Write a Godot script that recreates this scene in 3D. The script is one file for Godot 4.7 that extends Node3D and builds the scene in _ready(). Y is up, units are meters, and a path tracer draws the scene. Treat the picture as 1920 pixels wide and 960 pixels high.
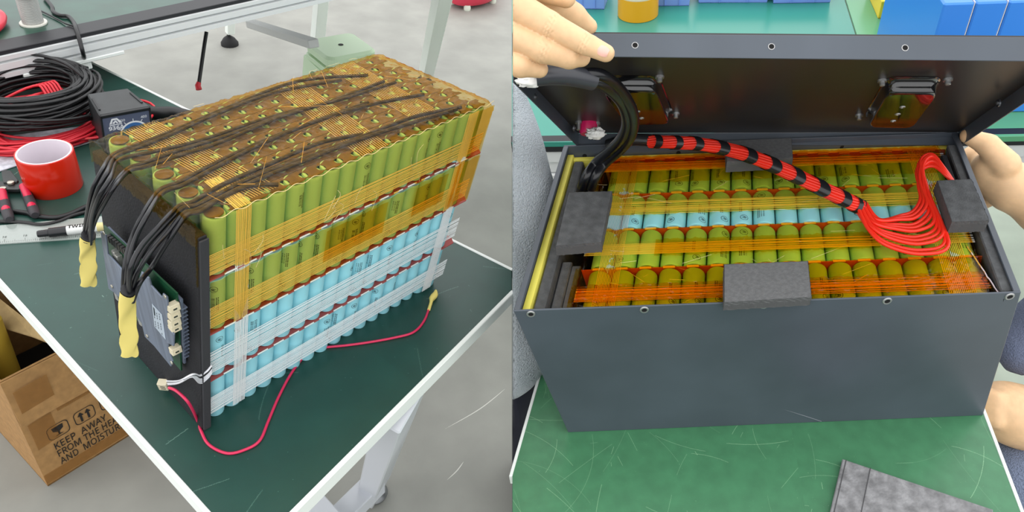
extends Node3D
# Two work benches seen side by side: on the first a tall wrapped battery pack stands on a
# green table, on the second a black steel case with a pack inside is being closed.
# Each bench is laid out in its own axes (x along the bench, y up from the table top, z towards the viewer).

var LEFT_BENCH := Transform3D(Basis(Vector3(0.659, -0.0974, -0.7458), Vector3(0.0973, 0.9943, -0.0439), Vector3(0.7458, -0.0437, 0.6647)), Vector3(-0.3319, 0.8359, -0.5054))
var RIGHT_BENCH := Transform3D(Basis(Vector3(0.988, 0.0876, 0.1273), Vector3(-0.0938, 0.9946, 0.0439), Vector3(-0.1227, -0.0553, 0.9909)), Vector3(0.0731, 0.6556, -0.6302))
var rng := RandomNumberGenerator.new()
var base_of := {}
var mats := {}
var tex := {}

# ------------------------------------------------------------------ mesh collector
class M:
	var v := PackedVector3Array()
	var n := PackedVector3Array()
	var t := PackedVector2Array()
	var i := PackedInt32Array()
	func face(p: Array, out: Vector3, uv = null) -> void:
		var nn := Vector3.ZERO
		for k in p.size():
			nn += (p[k] - p[0]).cross(p[(k + 1) % p.size()] - p[0])
		var q := p.duplicate()
		var uq = uv.duplicate() if uv != null else null
		if nn.dot(out) < 0.0:
			q.reverse()
			if uq != null: uq.reverse()
			nn = -nn
		nn = nn.normalized()
		var b := v.size()
		for k in q.size():
			v.append(q[k]); n.append(nn); t.append(uq[k] if uq != null else Vector2(q[k].x, q[k].z))
		for k in range(1, q.size() - 1):
			i.append(b); i.append(b + k + 1); i.append(b + k)
	func cham(f: Callable, r: Vector3) -> void:
		# a box with chamfered edges; f maps the cube of +-1 to space, r is the chamfer as a share of each half side
		var c: Vector3 = f.call(Vector3.ZERO)
		var P := func(s: Vector3, ax: int) -> Vector3:
			var u := Vector3(s.x * (1.0 - r.x), s.y * (1.0 - r.y), s.z * (1.0 - r.z))
			u[ax] = s[ax]
			return f.call(u)
		for ax in 3:
			var b := (ax + 1) % 3
			var d := (ax + 2) % 3
			for s in [-1.0, 1.0]:
				var q := []
				for w in [[-1, -1], [1, -1], [1, 1], [-1, 1]]:
					var e := Vector3.ZERO
					e[ax] = s; e[b] = w[0]; e[d] = w[1]
					q.append(P.call(e, ax))
				face(q, q[0] + q[2] - 2.0 * c)
			if r.x <= 0.0: continue
			for s in [-1.0, 1.0]:
				for w in [-1.0, 1.0]:
					var e0 := Vector3.ZERO
					e0[b] = s; e0[d] = w; e0[ax] = -1.0
					var e1 := e0
					e1[ax] = 1.0
					var q := [P.call(e0, b), P.call(e1, b), P.call(e1, d), P.call(e0, d)]
					face(q, q[0] + q[2] - 2.0 * c)
		if r.x <= 0.0: return
		for sx in [-1.0, 1.0]:
			for sy in [-1.0, 1.0]:
				for sz in [-1.0, 1.0]:
					var e := Vector3(sx, sy, sz)
					var q := [P.call(e, 0), P.call(e, 1), P.call(e, 2)]
					face(q, q[0] + q[1] - 2.0 * c)
	func box(x: Transform3D, size: Vector3, r := 0.0) -> void:
		cham(func(p): return x * (p * size * 0.5), Vector3(r / size.x, r / size.y, r / size.z) * 2.0)
	func hexa(c: Array, r := 0.0) -> void:
		# c: eight corners, x fastest, then y, then z
		var f := func(p: Vector3) -> Vector3:
			var u := (p + Vector3.ONE) * 0.5
			var a: Vector3 = c[0].lerp(c[1], u.x).lerp(c[2].lerp(c[3], u.x), u.y)
			var b: Vector3 = c[4].lerp(c[5], u.x).lerp(c[6].lerp(c[7], u.x), u.y)
			return a.lerp(b, u.z)
		var l := Vector3(c[0].distance_to(c[1]), c[0].distance_to(c[2]), c[0].distance_to(c[4]))
		cham(f, Vector3(r / l.x, r / l.y, r / l.z) * 2.0)
	func bar(a: Vector3, b: Vector3, w: float, h: float, side: Vector3, r := 0.0) -> void:
		# a square bar from a to b, w wide along side
		var y := (b - a).normalized()
		var x := (side - y * side.dot(y)).normalized()
		box(Transform3D(Basis(x, y, x.cross(y)), (a + b) * 0.5), Vector3(w, a.distance_to(b), h), r)
	func tube(p: Array, r, sides := 8, caps := true, closed := false) -> void:
		var cnt := p.size()
		var b0 := v.size()
		var tan := func(k: int) -> Vector3:
			if closed: return (p[(k + 1) % cnt] - p[(k + cnt - 1) % cnt]).normalized()
			return (p[mini(k + 1, cnt - 1)] - p[maxi(k - 1, 0)]).normalized()
		var t0: Vector3 = tan.call(0)
		var x := t0.cross(Vector3.UP if absf(t0.y) < 0.9 else Vector3.RIGHT).normalized()
		var along := 0.0
		var rows := cnt + 1 if closed else cnt
		for k in rows:
			var kk := k % cnt
			var tt: Vector3 = tan.call(kk)
			x = (x - tt * x.dot(tt)).normalized()
			var y := tt.cross(x)
			var rr: float = r[kk] if r is Array else r
			if k > 0: along += p[kk].distance_to(p[(k - 1) % cnt])
			for s in sides + 1:
				var a := TAU * s / sides
				var d := x * cos(a) + y * sin(a)
				v.append(p[kk] + d * rr); n.append(d); t.append(Vector2(float(s) / sides, along))
		for k in rows - 1:
			for s in sides:
				var a := b0 + k * (sides + 1) + s
				var b := a + sides + 1
				i.append_array([a, b, a + 1, a + 1, b, b + 1])
		if caps and not closed:
			for e in [0, cnt - 1]:
				var ring := []
				for s in sides:
					ring.append(v[b0 + e * (sides + 1) + s])
				face(ring, tan.call(e) * (-1.0 if e == 0 else 1.0))
	func lathe(x: Transform3D, prof: Array, seg := 24, soft := 40.0) -> void:
		# prof: (radius, height) points from the bottom up on the outside
		var m := prof.size() - 1
		var nn := []
		for k in m:
			var d: Vector2 = (prof[k + 1] - prof[k]).normalized()
			nn.append(Vector2(d.y, -d.x))
		for k in m:
			var na: Vector2 = nn[k]
			var nb: Vector2 = nn[k]
			if k > 0 and rad_to_deg(absf(nn[k].angle_to(nn[k - 1]))) < soft: na = (nn[k] + nn[k - 1]).normalized()
			if k < m - 1 and rad_to_deg(absf(nn[k].angle_to(nn[k + 1]))) < soft: nb = (nn[k] + nn[k + 1]).normalized()
			var b0 := v.size()
			for s in seg + 1:
				var a := TAU * s / seg
				var d := Vector3(cos(a), 0, sin(a))
				for e in 2:
					var q: Vector2 = prof[k + e]
					var w: Vector2 = na if e == 0 else nb
					v.append(x * (d * q.x + Vector3(0, q.y, 0)))
					n.append((x.basis * (d * w.x + Vector3(0, w.y, 0))).normalized())
					t.append(Vector2(float(s) / seg, q.y))
			for s in seg:
				var a := b0 + s * 2
				i.append_array([a, a + 2, a + 1, a + 1, a + 2, a + 3])
	func grid(f: Callable, nu: int, nv: int, flip := false) -> void:
		var b := v.size()
		for a in nu + 1:
			for c in nv + 1:
				v.append(f.call(float(a) / nu, float(c) / nv)); t.append(Vector2(float(a) / nu, float(c) / nv)); n.append(Vector3.UP)
		var w := nv + 1
		for a in nu + 1:
			for c in nv + 1:
				var du := v[b + mini(a + 1, nu) * w + c] - v[b + maxi(a - 1, 0) * w + c]
				var dv := v[b + a * w + mini(c + 1, nv)] - v[b + a * w + maxi(c - 1, 0)]
				var q := dv.cross(du).normalized()
				n[b + a * w + c] = -q if flip else q
		for a in nu:
			for c in nv:
				var k := b + a * w + c
				if flip: i.append_array([k, k + 1, k + w, k + 1, k + w + 1, k + w])
				else: i.append_array([k, k + w, k + 1, k + 1, k + w, k + w + 1])
	func slab(p: Array, e: Vector3, r := 0.0) -> void:
		# a flat polygon p pushed along e, both rims chamfered by r
		var c := Vector3.ZERO
		var nn := Vector3.ZERO
		for k in p.size():
			c += p[k] / p.size()
			nn += (p[k] - p[0]).cross(p[(k + 1) % p.size()] - p[0])
		nn = nn.normalized()
		if nn.dot(e) < 0.0:
			p = p.duplicate(); p.reverse(); nn = -nn
		var bx: Vector3 = (p[1] - p[0]).normalized()
		var by := nn.cross(bx)
		var flat := PackedVector2Array()
		for q in p: flat.append(Vector2((q - p[0]).dot(bx), (q - p[0]).dot(by)))
		var m := p.size()
		var inset := []
		for k in m:
			var d0: Vector2 = (flat[k] - flat[(k + m - 1) % m]).normalized()
			var d1: Vector2 = (flat[(k + 1) % m] - flat[k]).normalized()
			var bis := Vector2(-d0.y - d1.y, d0.x + d1.x).normalized()
			var cosv: float = maxf(0.4, bis.dot(Vector2(-d1.y, d1.x)))
			inset.append(p[k] + (bx * bis.x + by * bis.y) * r / cosv)
		var er := e.normalized() * r
		var tris := Geometry2D.triangulate_polygon(flat)
		for side in [0, 1]:
			for k in range(0, tris.size(), 3):
				var q := []
				for j in 3:
					q.append(inset[tris[k + j]] + (e if side == 1 else Vector3.ZERO))
				face(q, e if side == 1 else -e)
		for k in m:
			var a: Vector3 = p[k]
			var b: Vector3 = p[(k + 1) % m]
			var out := (b - a).cross(nn)
			face([a + er, b + er, b + e - er, a + e - er], out)
			if r > 0.0:
				var ia: Vector3 = inset[k]
				var ib: Vector3 = inset[(k + 1) % m]
				face([ia, ib, b + er, a + er], out - e.normalized())
				face([a + e - er, b + e - er, ib + e, ia + e], out + e.normalized())
	func ball(c: Vector3, rad: Vector3, seg := 12) -> void:
		grid(func(u, w):
			var a: float = u * TAU
			var b: float = (w - 0.5) * PI
			return c + Vector3(cos(a) * cos(b), sin(b), sin(a) * cos(b)) * rad, seg, seg / 2, false)
	func text(s: String, size: float, x: Transform3D, depth := 0.0004, bold := false) -> void:
		var tm := TextMesh.new()
		var sf := SystemFont.new()
		sf.font_names = PackedStringArray(["Droid Sans"])
		if bold: sf.font_weight = 700
		tm.font = sf
		tm.text = s
		tm.font_size = 48
		tm.pixel_size = size / 36.0
		tm.depth = depth
		tm.curve_step = 4.0
		add_arrays(tm.get_mesh_arrays(), x)
	func add_arrays(a: Array, x: Transform3D) -> void:
		var b := v.size()
		for q in a[Mesh.ARRAY_VERTEX]: v.append(x * q)
		for q in a[Mesh.ARRAY_NORMAL]: n.append((x.basis * q).normalized())
		for q in a[Mesh.ARRAY_VERTEX]: t.append(Vector2(q.x, q.y))
		for q in a[Mesh.ARRAY_INDEX]: i.append(b + q)
	func mesh(off := Vector3.ZERO) -> ArrayMesh:
		var a := []
		a.resize(Mesh.ARRAY_MAX)
		var w := v.duplicate()
		if off != Vector3.ZERO:
			for k in w.size(): w[k] -= off
		a[Mesh.ARRAY_VERTEX] = w
		a[Mesh.ARRAY_NORMAL] = n
		a[Mesh.ARRAY_TEX_UV] = t
		a[Mesh.ARRAY_INDEX] = i
		var am := ArrayMesh.new()
		am.add_surface_from_arrays(Mesh.PRIMITIVE_TRIANGLES, a)
		return am

# ------------------------------------------------------------------ surface nets for hands and bodies
func nets(m: M, field: Callable, lo: Vector3, hi: Vector3, cell: float) -> void:
	var nx := int((hi.x - lo.x) / cell) + 1
	var ny := int((hi.y - lo.y) / cell) + 1
	var nz := int((hi.z - lo.z) / cell) + 1
	var sy := nx + 1
	var sz := (nx + 1) * (ny + 1)
	var d := PackedFloat32Array()
	d.resize(sz * (nz + 1))
	var step := 4
	var near := []
	for z0 in range(0, nz + 1, step):
		for y0 in range(0, ny + 1, step):
			for x0 in range(0, nx + 1, step):
				var mid := lo + Vector3(x0 + 1.5, y0 + 1.5, z0 + 1.5) * cell
				var f0: float = field.call(mid)
				var far := absf(f0) > cell * 5.5
				if not far: near.append(Vector3i(x0, y0, z0))
				for z in range(z0, mini(z0 + step, nz + 1)):
					for y in range(y0, mini(y0 + step, ny + 1)):
						for x in range(x0, mini(x0 + step, nx + 1)):
							d[x + y * sy + z * sz] = f0 if far else field.call(lo + Vector3(x, y, z) * cell)
	var at := {}
	for nb in near:
		for q in 64:
				var x: int = nb.x + (q & 3)
				var y: int = nb.y + ((q >> 2) & 3)
				var z: int = nb.z + (q >> 4)
				if x >= nx or y >= ny or z >= nz: continue
				var k := x + y * sy + z * sz
				var c := [d[k], d[k + 1], d[k + sy], d[k + sy + 1], d[k + sz], d[k + sz + 1], d[k + sz + sy], d[k + sz + sy + 1]]
				var neg := 0
				for e in c:
					if e < 0.0: neg += 1
				if neg == 0 or neg == 8: continue
				var s := Vector3.ZERO
				var cnt := 0
				for e in [[0, 1], [2, 3], [4, 5], [6, 7], [0, 2], [1, 3], [4, 6], [5, 7], [0, 4], [1, 5], [2, 6], [3, 7]]:
					var a: float = c[e[0]]
					var b: float = c[e[1]]
					if (a < 0.0) != (b < 0.0):
						var w := a / (a - b)
						var pa := Vector3(e[0] & 1, (e[0] >> 1) & 1, e[0] >> 2)
						var pb := Vector3(e[1] & 1, (e[1] >> 1) & 1, e[1] >> 2)
						s += pa.lerp(pb, w)
						cnt += 1
				var p := lo + (Vector3(x, y, z) + s / cnt) * cell
				at[k] = m.v.size()
				m.v.append(p)
				var h := cell * 0.5
				m.n.append(Vector3(field.call(p + Vector3(h, 0, 0)) - field.call(p - Vector3(h, 0, 0)), field.call(p + Vector3(0, h, 0)) - field.call(p - Vector3(0, h, 0)), field.call(p + Vector3(0, 0, h)) - field.call(p - Vector3(0, 0, h))).normalized())
				m.t.append(Vector2(p.x, p.y))
	var st := [1, sy, sz]
	for k in at.keys():
		for ax in 3:
			var j: int = k + st[ax]
			if j >= d.size() or (d[k] < 0.0) == (d[j] < 0.0): continue
			var b: int = st[(ax + 1) % 3]
			var c: int = st[(ax + 2) % 3]
			if not (at.has(k - b) and at.has(k - c) and at.has(k - b - c)): continue
			var q := [at[k], at[k - b], at[k - b - c], at[k - c]]
			if d[k] < 0.0: m.i.append_array([q[0], q[2], q[1], q[0], q[3], q[2]])
			else: m.i.append_array([q[0], q[1], q[2], q[0], q[2], q[3]])

func capsule(p: Vector3, a: Vector3, b: Vector3, ra: float, rb: float) -> float:
	var ab := b - a
	var h := clampf((p - a).dot(ab) / ab.length_squared(), 0.0, 1.0)
	return p.distance_to(a + ab * h) - lerpf(ra, rb, h)

func blend(a: float, b: float, k: float) -> float:
	var h := maxf(k - absf(a - b), 0.0) / k
	return minf(a, b) - h * h * k * 0.25

# bones: [a, b, ra, rb, softness of the join]
func bones(p: Vector3, list: Array) -> float:
	var d := 1e3
	for e in list: d = blend(d, capsule(p, e[0], e[1], e[2], e[3]), e[4])
	return d

# ------------------------------------------------------------------ nodes
func thing(place: Transform3D, called: String, label: String, category: String, at: Vector3, group := "") -> Node3D:
	var o := Node3D.new()
	o.name = called
	o.transform = place * Transform3D(Basis(), at)
	o.set_meta("label", label); o.set_meta("category", category)
	if group != "": o.set_meta("group", group)
	add_child(o, true)
	base_of[o] = at
	return o

func part(called: String, m: M, mat: Material, parent: Node3D) -> MeshInstance3D:
	var o := MeshInstance3D.new()
	o.name = called
	o.mesh = m.mesh(base_of[parent])
	o.material_override = mat
	parent.add_child(o, true)
	base_of[o] = base_of[parent]
	return o

func inst(called: String, mesh: Mesh, mat: Material, parent: Node3D, x := Transform3D(), local := false) -> MeshInstance3D:
	var o := MeshInstance3D.new()
	o.name = called
	o.mesh = mesh
	o.material_override = mat
	o.transform = x if local else Transform3D(x.basis, x.origin - base_of[parent])
	parent.add_child(o, true)
	return o

func solo(place: Transform3D, called: String, m: M, mat: Material, label: String, category: String, at: Vector3, group := "") -> MeshInstance3D:
	var o := MeshInstance3D.new()
	o.name = called
	o.mesh = m.mesh(at)
	o.material_override = mat
	o.transform = place * Transform3D(Basis(), at)
	o.set_meta("label", label); o.set_meta("category", category)
	if group != "": o.set_meta("group", group)
	add_child(o, true)
	base_of[o] = at
	return o

func structure(place: Transform3D, called: String, m: M, mat: Material) -> MeshInstance3D:
	var o := MeshInstance3D.new()
	o.name = called
	o.mesh = m.mesh()
	o.material_override = mat
	o.transform = place
	o.set_meta("kind", "structure")
	add_child(o, true)
	base_of[o] = Vector3.ZERO
	return o

# ------------------------------------------------------------------ shapes
func smooth(p: Array, n := 6) -> Array:
	var out := []
	for k in p.size() - 1:
		var a: Vector3 = p[maxi(k - 1, 0)]
		var d: Vector3 = p[mini(k + 2, p.size() - 1)]
		for s in n: out.append(p[k].cubic_interpolate(p[k + 1], a, d, float(s) / n))
	out.append(p[p.size() - 1])
	return out

func shifted(p: Array, o: Vector3) -> Array:
	var q := []
	for e in p: q.append(e + o)
	return q

func jitter(p: Array, r: float) -> Array:
	var q := []
	for e in p: q.append(e + Vector3(rng.randf_range(-r, r), rng.randf_range(-r, r), rng.randf_range(-r, r)))
	return q

func round_rect(w: float, h: float, r: float, seg := 4) -> Array:
	var out := []
	for c in [[1, 1, 0], [-1, 1, 1], [-1, -1, 2], [1, -1, 3]]:
		for s in seg + 1:
			var a: float = (c[2] + float(s) / seg) * PI / 2
			out.append(Vector2(c[0] * (w / 2 - r) + cos(a) * r, c[1] * (h / 2 - r) + sin(a) * r))
	return out

func lift(p: Array, x: Transform3D) -> Array:
	var out := []
	for q in p: out.append(x * Vector3(q.x, q.y, 0))
	return out

func frame(o: Vector3, x: Vector3, y: Vector3) -> Transform3D:
	var xx := x.normalized()
	var yy := (y - xx * y.dot(xx)).normalized()
	return Transform3D(Basis(xx, yy, xx.cross(yy)), o)

func clip(p: Array, place: Transform3D, keep: float) -> Array:
	# keeps the piece of a polygon on its own side of the line between the two rooms
	var out := []
	for k in p.size():
		var a: Vector3 = p[k]
		var b: Vector3 = p[(k + 1) % p.size()]
		var da: float = (place * a).x * keep - 0.0005
		var db: float = (place * b).x * keep - 0.0005
		if da >= 0.0: out.append(a)
		if (da >= 0.0) != (db >= 0.0): out.append(a.lerp(b, da / (da - db)))
	return out

# ------------------------------------------------------------------ materials
func noise_tex(called: String, freq: float, octaves: int, lo: float, hi: float, seed_ := 1, ridged := false, stretch := 1.0, px := 512) -> ImageTexture:
	if tex.has(called): return tex[called]
	var fn := FastNoiseLite.new()
	fn.seed = seed_
	fn.noise_type = FastNoiseLite.TYPE_SIMPLEX_SMOOTH
	fn.frequency = freq
	fn.fractal_type = FastNoiseLite.FRACTAL_RIDGED if ridged else FastNoiseLite.FRACTAL_FBM
	fn.fractal_octaves = octaves
	var im := fn.get_seamless_image(px, int(px / stretch), false, false, 0.1, true)
	im.convert(Image.FORMAT_RGB8)
	if stretch != 1.0: im.resize(px, px, Image.INTERPOLATE_CUBIC)
	for y in px:
		for x in px:
			var g := lerpf(lo, hi, im.get_pixel(x, y).r)
			im.set_pixel(x, y, Color(g, g, g))
	tex[called] = ImageTexture.create_from_image(im)
	return tex[called]

func mat(called: String, c: Color, rough := 0.6, metal := 0.0, t: Texture2D = null, tile := 0.2, bump: Texture2D = null, bump_cm := 0.02) -> StandardMaterial3D:
	if mats.has(called): return mats[called]
	var m := StandardMaterial3D.new()
	m.resource_name = called
	m.albedo_color = c
	m.roughness = rough
	m.metallic = metal
	if t or bump:
		m.uv1_triplanar = true
		m.uv1_scale = Vector3.ONE / tile
	if t: m.albedo_texture = t
	if bump:
		m.heightmap_enabled = true
		m.heightmap_texture = bump
		m.heightmap_scale = bump_cm
	mats[called] = m
	return m

func rgb(r: int, g: int, b: int) -> Color:
	return Color(r / 255.0, g / 255.0, b / 255.0)

func film(called: String, c: Color, coat := 0.32) -> StandardMaterial3D:
	# thin coloured wrapping film: light goes straight through and takes its colour
	var m := mat(called, Color(c.r, c.g, c.b, 0.0), 0.0)
	m.refraction_enabled = true
	m.refraction_scale = 0.0
	m.clearcoat_enabled = true
	m.clearcoat = coat
	m.clearcoat_roughness = 0.1
	return m

func clear(called: String, a: float, c := Color.WHITE, rough := 0.1) -> StandardMaterial3D:
	var m := mat(called, Color(c.r, c.g, c.b, a), rough)
	m.transparency = BaseMaterial3D.TRANSPARENCY_ALPHA
	return m

func scratched(size: int, ground: Color, mark: Color, count: int, seed_: int, long_: float) -> ImageTexture:
	# worn table laminate: faint mottling and thin pale scratches
	var r := RandomNumberGenerator.new()
	r.seed = seed_
	var fn := FastNoiseLite.new()
	fn.seed = seed_
	fn.frequency = 0.012
	fn.fractal_octaves = 5
	var im := Image.create(size, size, false, Image.FORMAT_RGB8)
	for y in size:
		for x in size:
			var g := 1.0 + fn.get_noise_2d(x, y) * 0.08
			im.set_pixel(x, y, Color(ground.r * g, ground.g * g, ground.b * g))
	for k in count:
		var p := Vector2(r.randf() * size, r.randf() * size)
		var a := r.randf() * TAU
		var bend := r.randf_range(-0.02, 0.02)
		var len_ := int(pow(r.randf(), 3.0) * size * long_ + 3)
		var s := r.randf_range(0.2, 0.95)
		for q in len_:
			var x := int(p.x)
			var y := int(p.y)
			if x >= 0 and y >= 0 and x < size and y < size:
				im.set_pixel(x, y, im.get_pixel(x, y).lerp(mark, s * (0.6 + 0.4 * r.randf())))
			p += Vector2(cos(a), sin(a))
			a += bend * 0.2
	for k in count * 2:
		var x := r.randi_range(1, size - 2)
		var y := r.randi_range(1, size - 2)
		im.set_pixel(x, y, im.get_pixel(x, y).lerp(mark, 0.6))
	return ImageTexture.create_from_image(im)

# ------------------------------------------------------------------ the tall pack: eight corners, bottom first
var PK: Array[Vector3] = [Vector3(-0.0016, 0, 0.001), Vector3(0.3522, 0, -0.0035), Vector3(0.017, 0.2812, 0.0423), Vector3(0.3821, 0.2812, 0.0392), Vector3(0.0047, 0, -0.1888), Vector3.ZERO, Vector3(0.0161, 0.2812, -0.1404), Vector3(0.3664, 0.2812, -0.1391)]
# the steel case: bottom front, rim front, bottom back, rim back
var CS: Array[Vector3] = [Vector3(0.0043, 0, 0.0055), Vector3(0.5457, 0, -0.0536), Vector3(-0.0474, 0.2503, 0.0129), Vector3(0.5013, 0.2503, -0.0343), Vector3.ZERO, Vector3.ZERO, Vector3(-0.0133, 0.2503, -0.317), Vector3(0.5249, 0.2503, -0.3417)]

func tri8(c: Array, u: Vector3) -> Vector3:
	var a: Vector3 = c[0].lerp(c[1], u.x).lerp(c[2].lerp(c[3], u.x), u.y)
	var b: Vector3 = c[4].lerp(c[5], u.x).lerp(c[6].lerp(c[7], u.x), u.y)
	return a.lerp(b, u.z)

func pk(l: float, h: float, w: float) -> Vector3:
	return tri8(PK, Vector3(l, h, w))

func cs(l: float, h: float, w: float) -> Vector3:
	return tri8(CS, Vector3(l, h, w))

func block(f: Callable, a: Vector3, b: Vector3, r := 0.0) -> Array:
	# the eight corners of a block given in the shares of a pack or case
	var out := []
	for z in [a.z, b.z]:
		for y in [a.y, b.y]:
			for x in [a.x, b.x]:
				out.append(f.call(x, y, z))
	return out

func cell_meshes(r: float, h: float) -> Array:
	var body := M.new()
	body.lathe(Transform3D(), [Vector2(0, 0), Vector2(r * 0.86, 0), Vector2(r * 0.97, h * 0.012), Vector2(r, h * 0.03), Vector2(r, h * 0.95), Vector2(r * 0.985, h * 0.985), Vector2(r * 0.94, h), Vector2(r * 0.66, h), Vector2(r * 0.64, h * 0.985), Vector2(0, h * 0.985)], 24)
	var cap := M.new()
	cap.lathe(Transform3D(), [Vector2(r * 0.62, h * 0.984), Vector2(r * 0.6, h * 0.99), Vector2(r * 0.36, h * 0.99), Vector2(r * 0.34, h * 1.003), Vector2(r * 0.3, h * 1.006), Vector2(0, h * 1.006)], 16)
	var marks := []
	for kind in 3:
		var p := M.new()
		var rr := r * 1.006
		var pt := func(a: float, y: float) -> Vector3:
			return Vector3(sin(a / r) * rr, y, cos(a / r) * rr)
		# a certification ring with three nested C strokes
		var y0 := h * (0.83 if kind != 1 else 0.17)
		var ring := func(cx: float, cy: float, ra: float, rb: float, a0: float, a1: float, n: int) -> void:
			for k in n:
				var a := lerpf(a0, a1, float(k) / n)
				var b := lerpf(a0, a1, float(k + 1) / n)
				var q := [pt.call(cx + cos(a) * ra, cy + sin(a) * ra), pt.call(cx + cos(b) * ra, cy + sin(b) * ra), pt.call(cx + cos(b) * rb, cy + sin(b) * rb), pt.call(cx + cos(a) * rb, cy + sin(a) * rb)]
				p.face(q, Vector3(sin(cx / r), 0, cos(cx / r)))
		ring.call(0.0, y0, r * 0.34, r * 0.385, 0.0, TAU, 20)
		for c in 3: ring.call(-r * 0.07 + c * r * 0.1, y0 - c * r * 0.03, r * 0.1, r * 0.15, 0.7, 5.4, 8)
		# bar code and small print lines below it
		var rg := RandomNumberGenerator.new()
		rg.seed = 40 + kind
		var yb := h * (0.45 if kind != 1 else 0.62)
		if kind != 2:
			for k in 16:
				var y := yb + k * h * 0.013
				var hh := h * rg.randf_range(0.003, 0.009)
				p.face([pt.call(-r * 0.22, y), pt.call(r * 0.1, y), pt.call(r * 0.1, y + hh), pt.call(-r * 0.22, y + hh)], Vector3.BACK)
		for c in 2:
			for k in 9:
				var y := yb - h * 0.06 + k * h * 0.032
				p.face([pt.call(r * (0.2 + c * 0.16), y), pt.call(r * (0.3 + c * 0.16), y), pt.call(r * (0.3 + c * 0.16), y + h * rg.randf_range(0.012, 0.028)), pt.call(r * (0.2 + c * 0.16), y + h * 0.02)], Vector3.BACK)
		marks.append(p.mesh())
	return [body.mesh(), cap.mesh(), marks]

func _ready() -> void:
	rng.seed = 20240611
	# ---------------- camera, sky, exposure
	var cam := Camera3D.new()
	cam.name = "camera"
	cam.position = Vector3(0, 1.5, 0)
	cam.rotation_degrees = Vector3(-40.2234, 0, 0)
	cam.fov = 37.8493
	cam.near = 0.02
	add_child(cam)
	cam.make_current()
	var we := WorldEnvironment.new()
	we.name = "world_environment"
	var env := Environment.new()
	var sky := Sky.new()
	var psm := ProceduralSkyMaterial.new()
	psm.sky_top_color = Color(1.0, 1.0, 1.0)
	psm.sky_horizon_color = Color(0.91, 0.92, 0.93)
	psm.sky_curve = 0.3
	psm.ground_bottom_color = Color(0.45, 0.45, 0.44)
	psm.ground_horizon_color = Color(0.7, 0.7, 0.69)
	psm.sky_energy_multiplier = 1.36
	sky.sky_material = psm
	env.sky = sky
	env.background_mode = Environment.BG_SKY
	env.tonemap_mode = Environment.TONE_MAPPER_LINEAR
	env.tonemap_exposure = 1.0
	env.sdfgi_enabled = true
	env.ssao_enabled = true
	env.ssil_enabled = true
	we.environment = env
	add_child(we)
	# ---------------- corners that follow from the measured ones
	PK[5] = PK[1] + PK[4] - PK[0]
	CS[4] = CS[0] + (CS[6] - CS[2]) * 0.97
	CS[5] = CS[1] + (CS[7] - CS[3]) * 0.97
	# ---------------- shared textures
	noise_tex("mottle", 0.012, 5, 0.72, 1.0, 3)
	noise_tex("grain", 0.12, 4, 0.6, 1.0, 5)
	noise_tex("speck", 0.3, 2, 0.5, 1.0, 7)
	noise_tex("pits", 0.09, 3, 0.0, 1.0, 9)
	noise_tex("folds", 0.02, 4, 0.0, 1.0, 11, true)
	noise_tex("brushed", 0.05, 3, 0.78, 1.0, 13, false, 16.0)
	left_room()
	left_bench_items()
	tall_pack()
	right_room()
	steel_case()
	case_contents()
	people()

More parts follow.
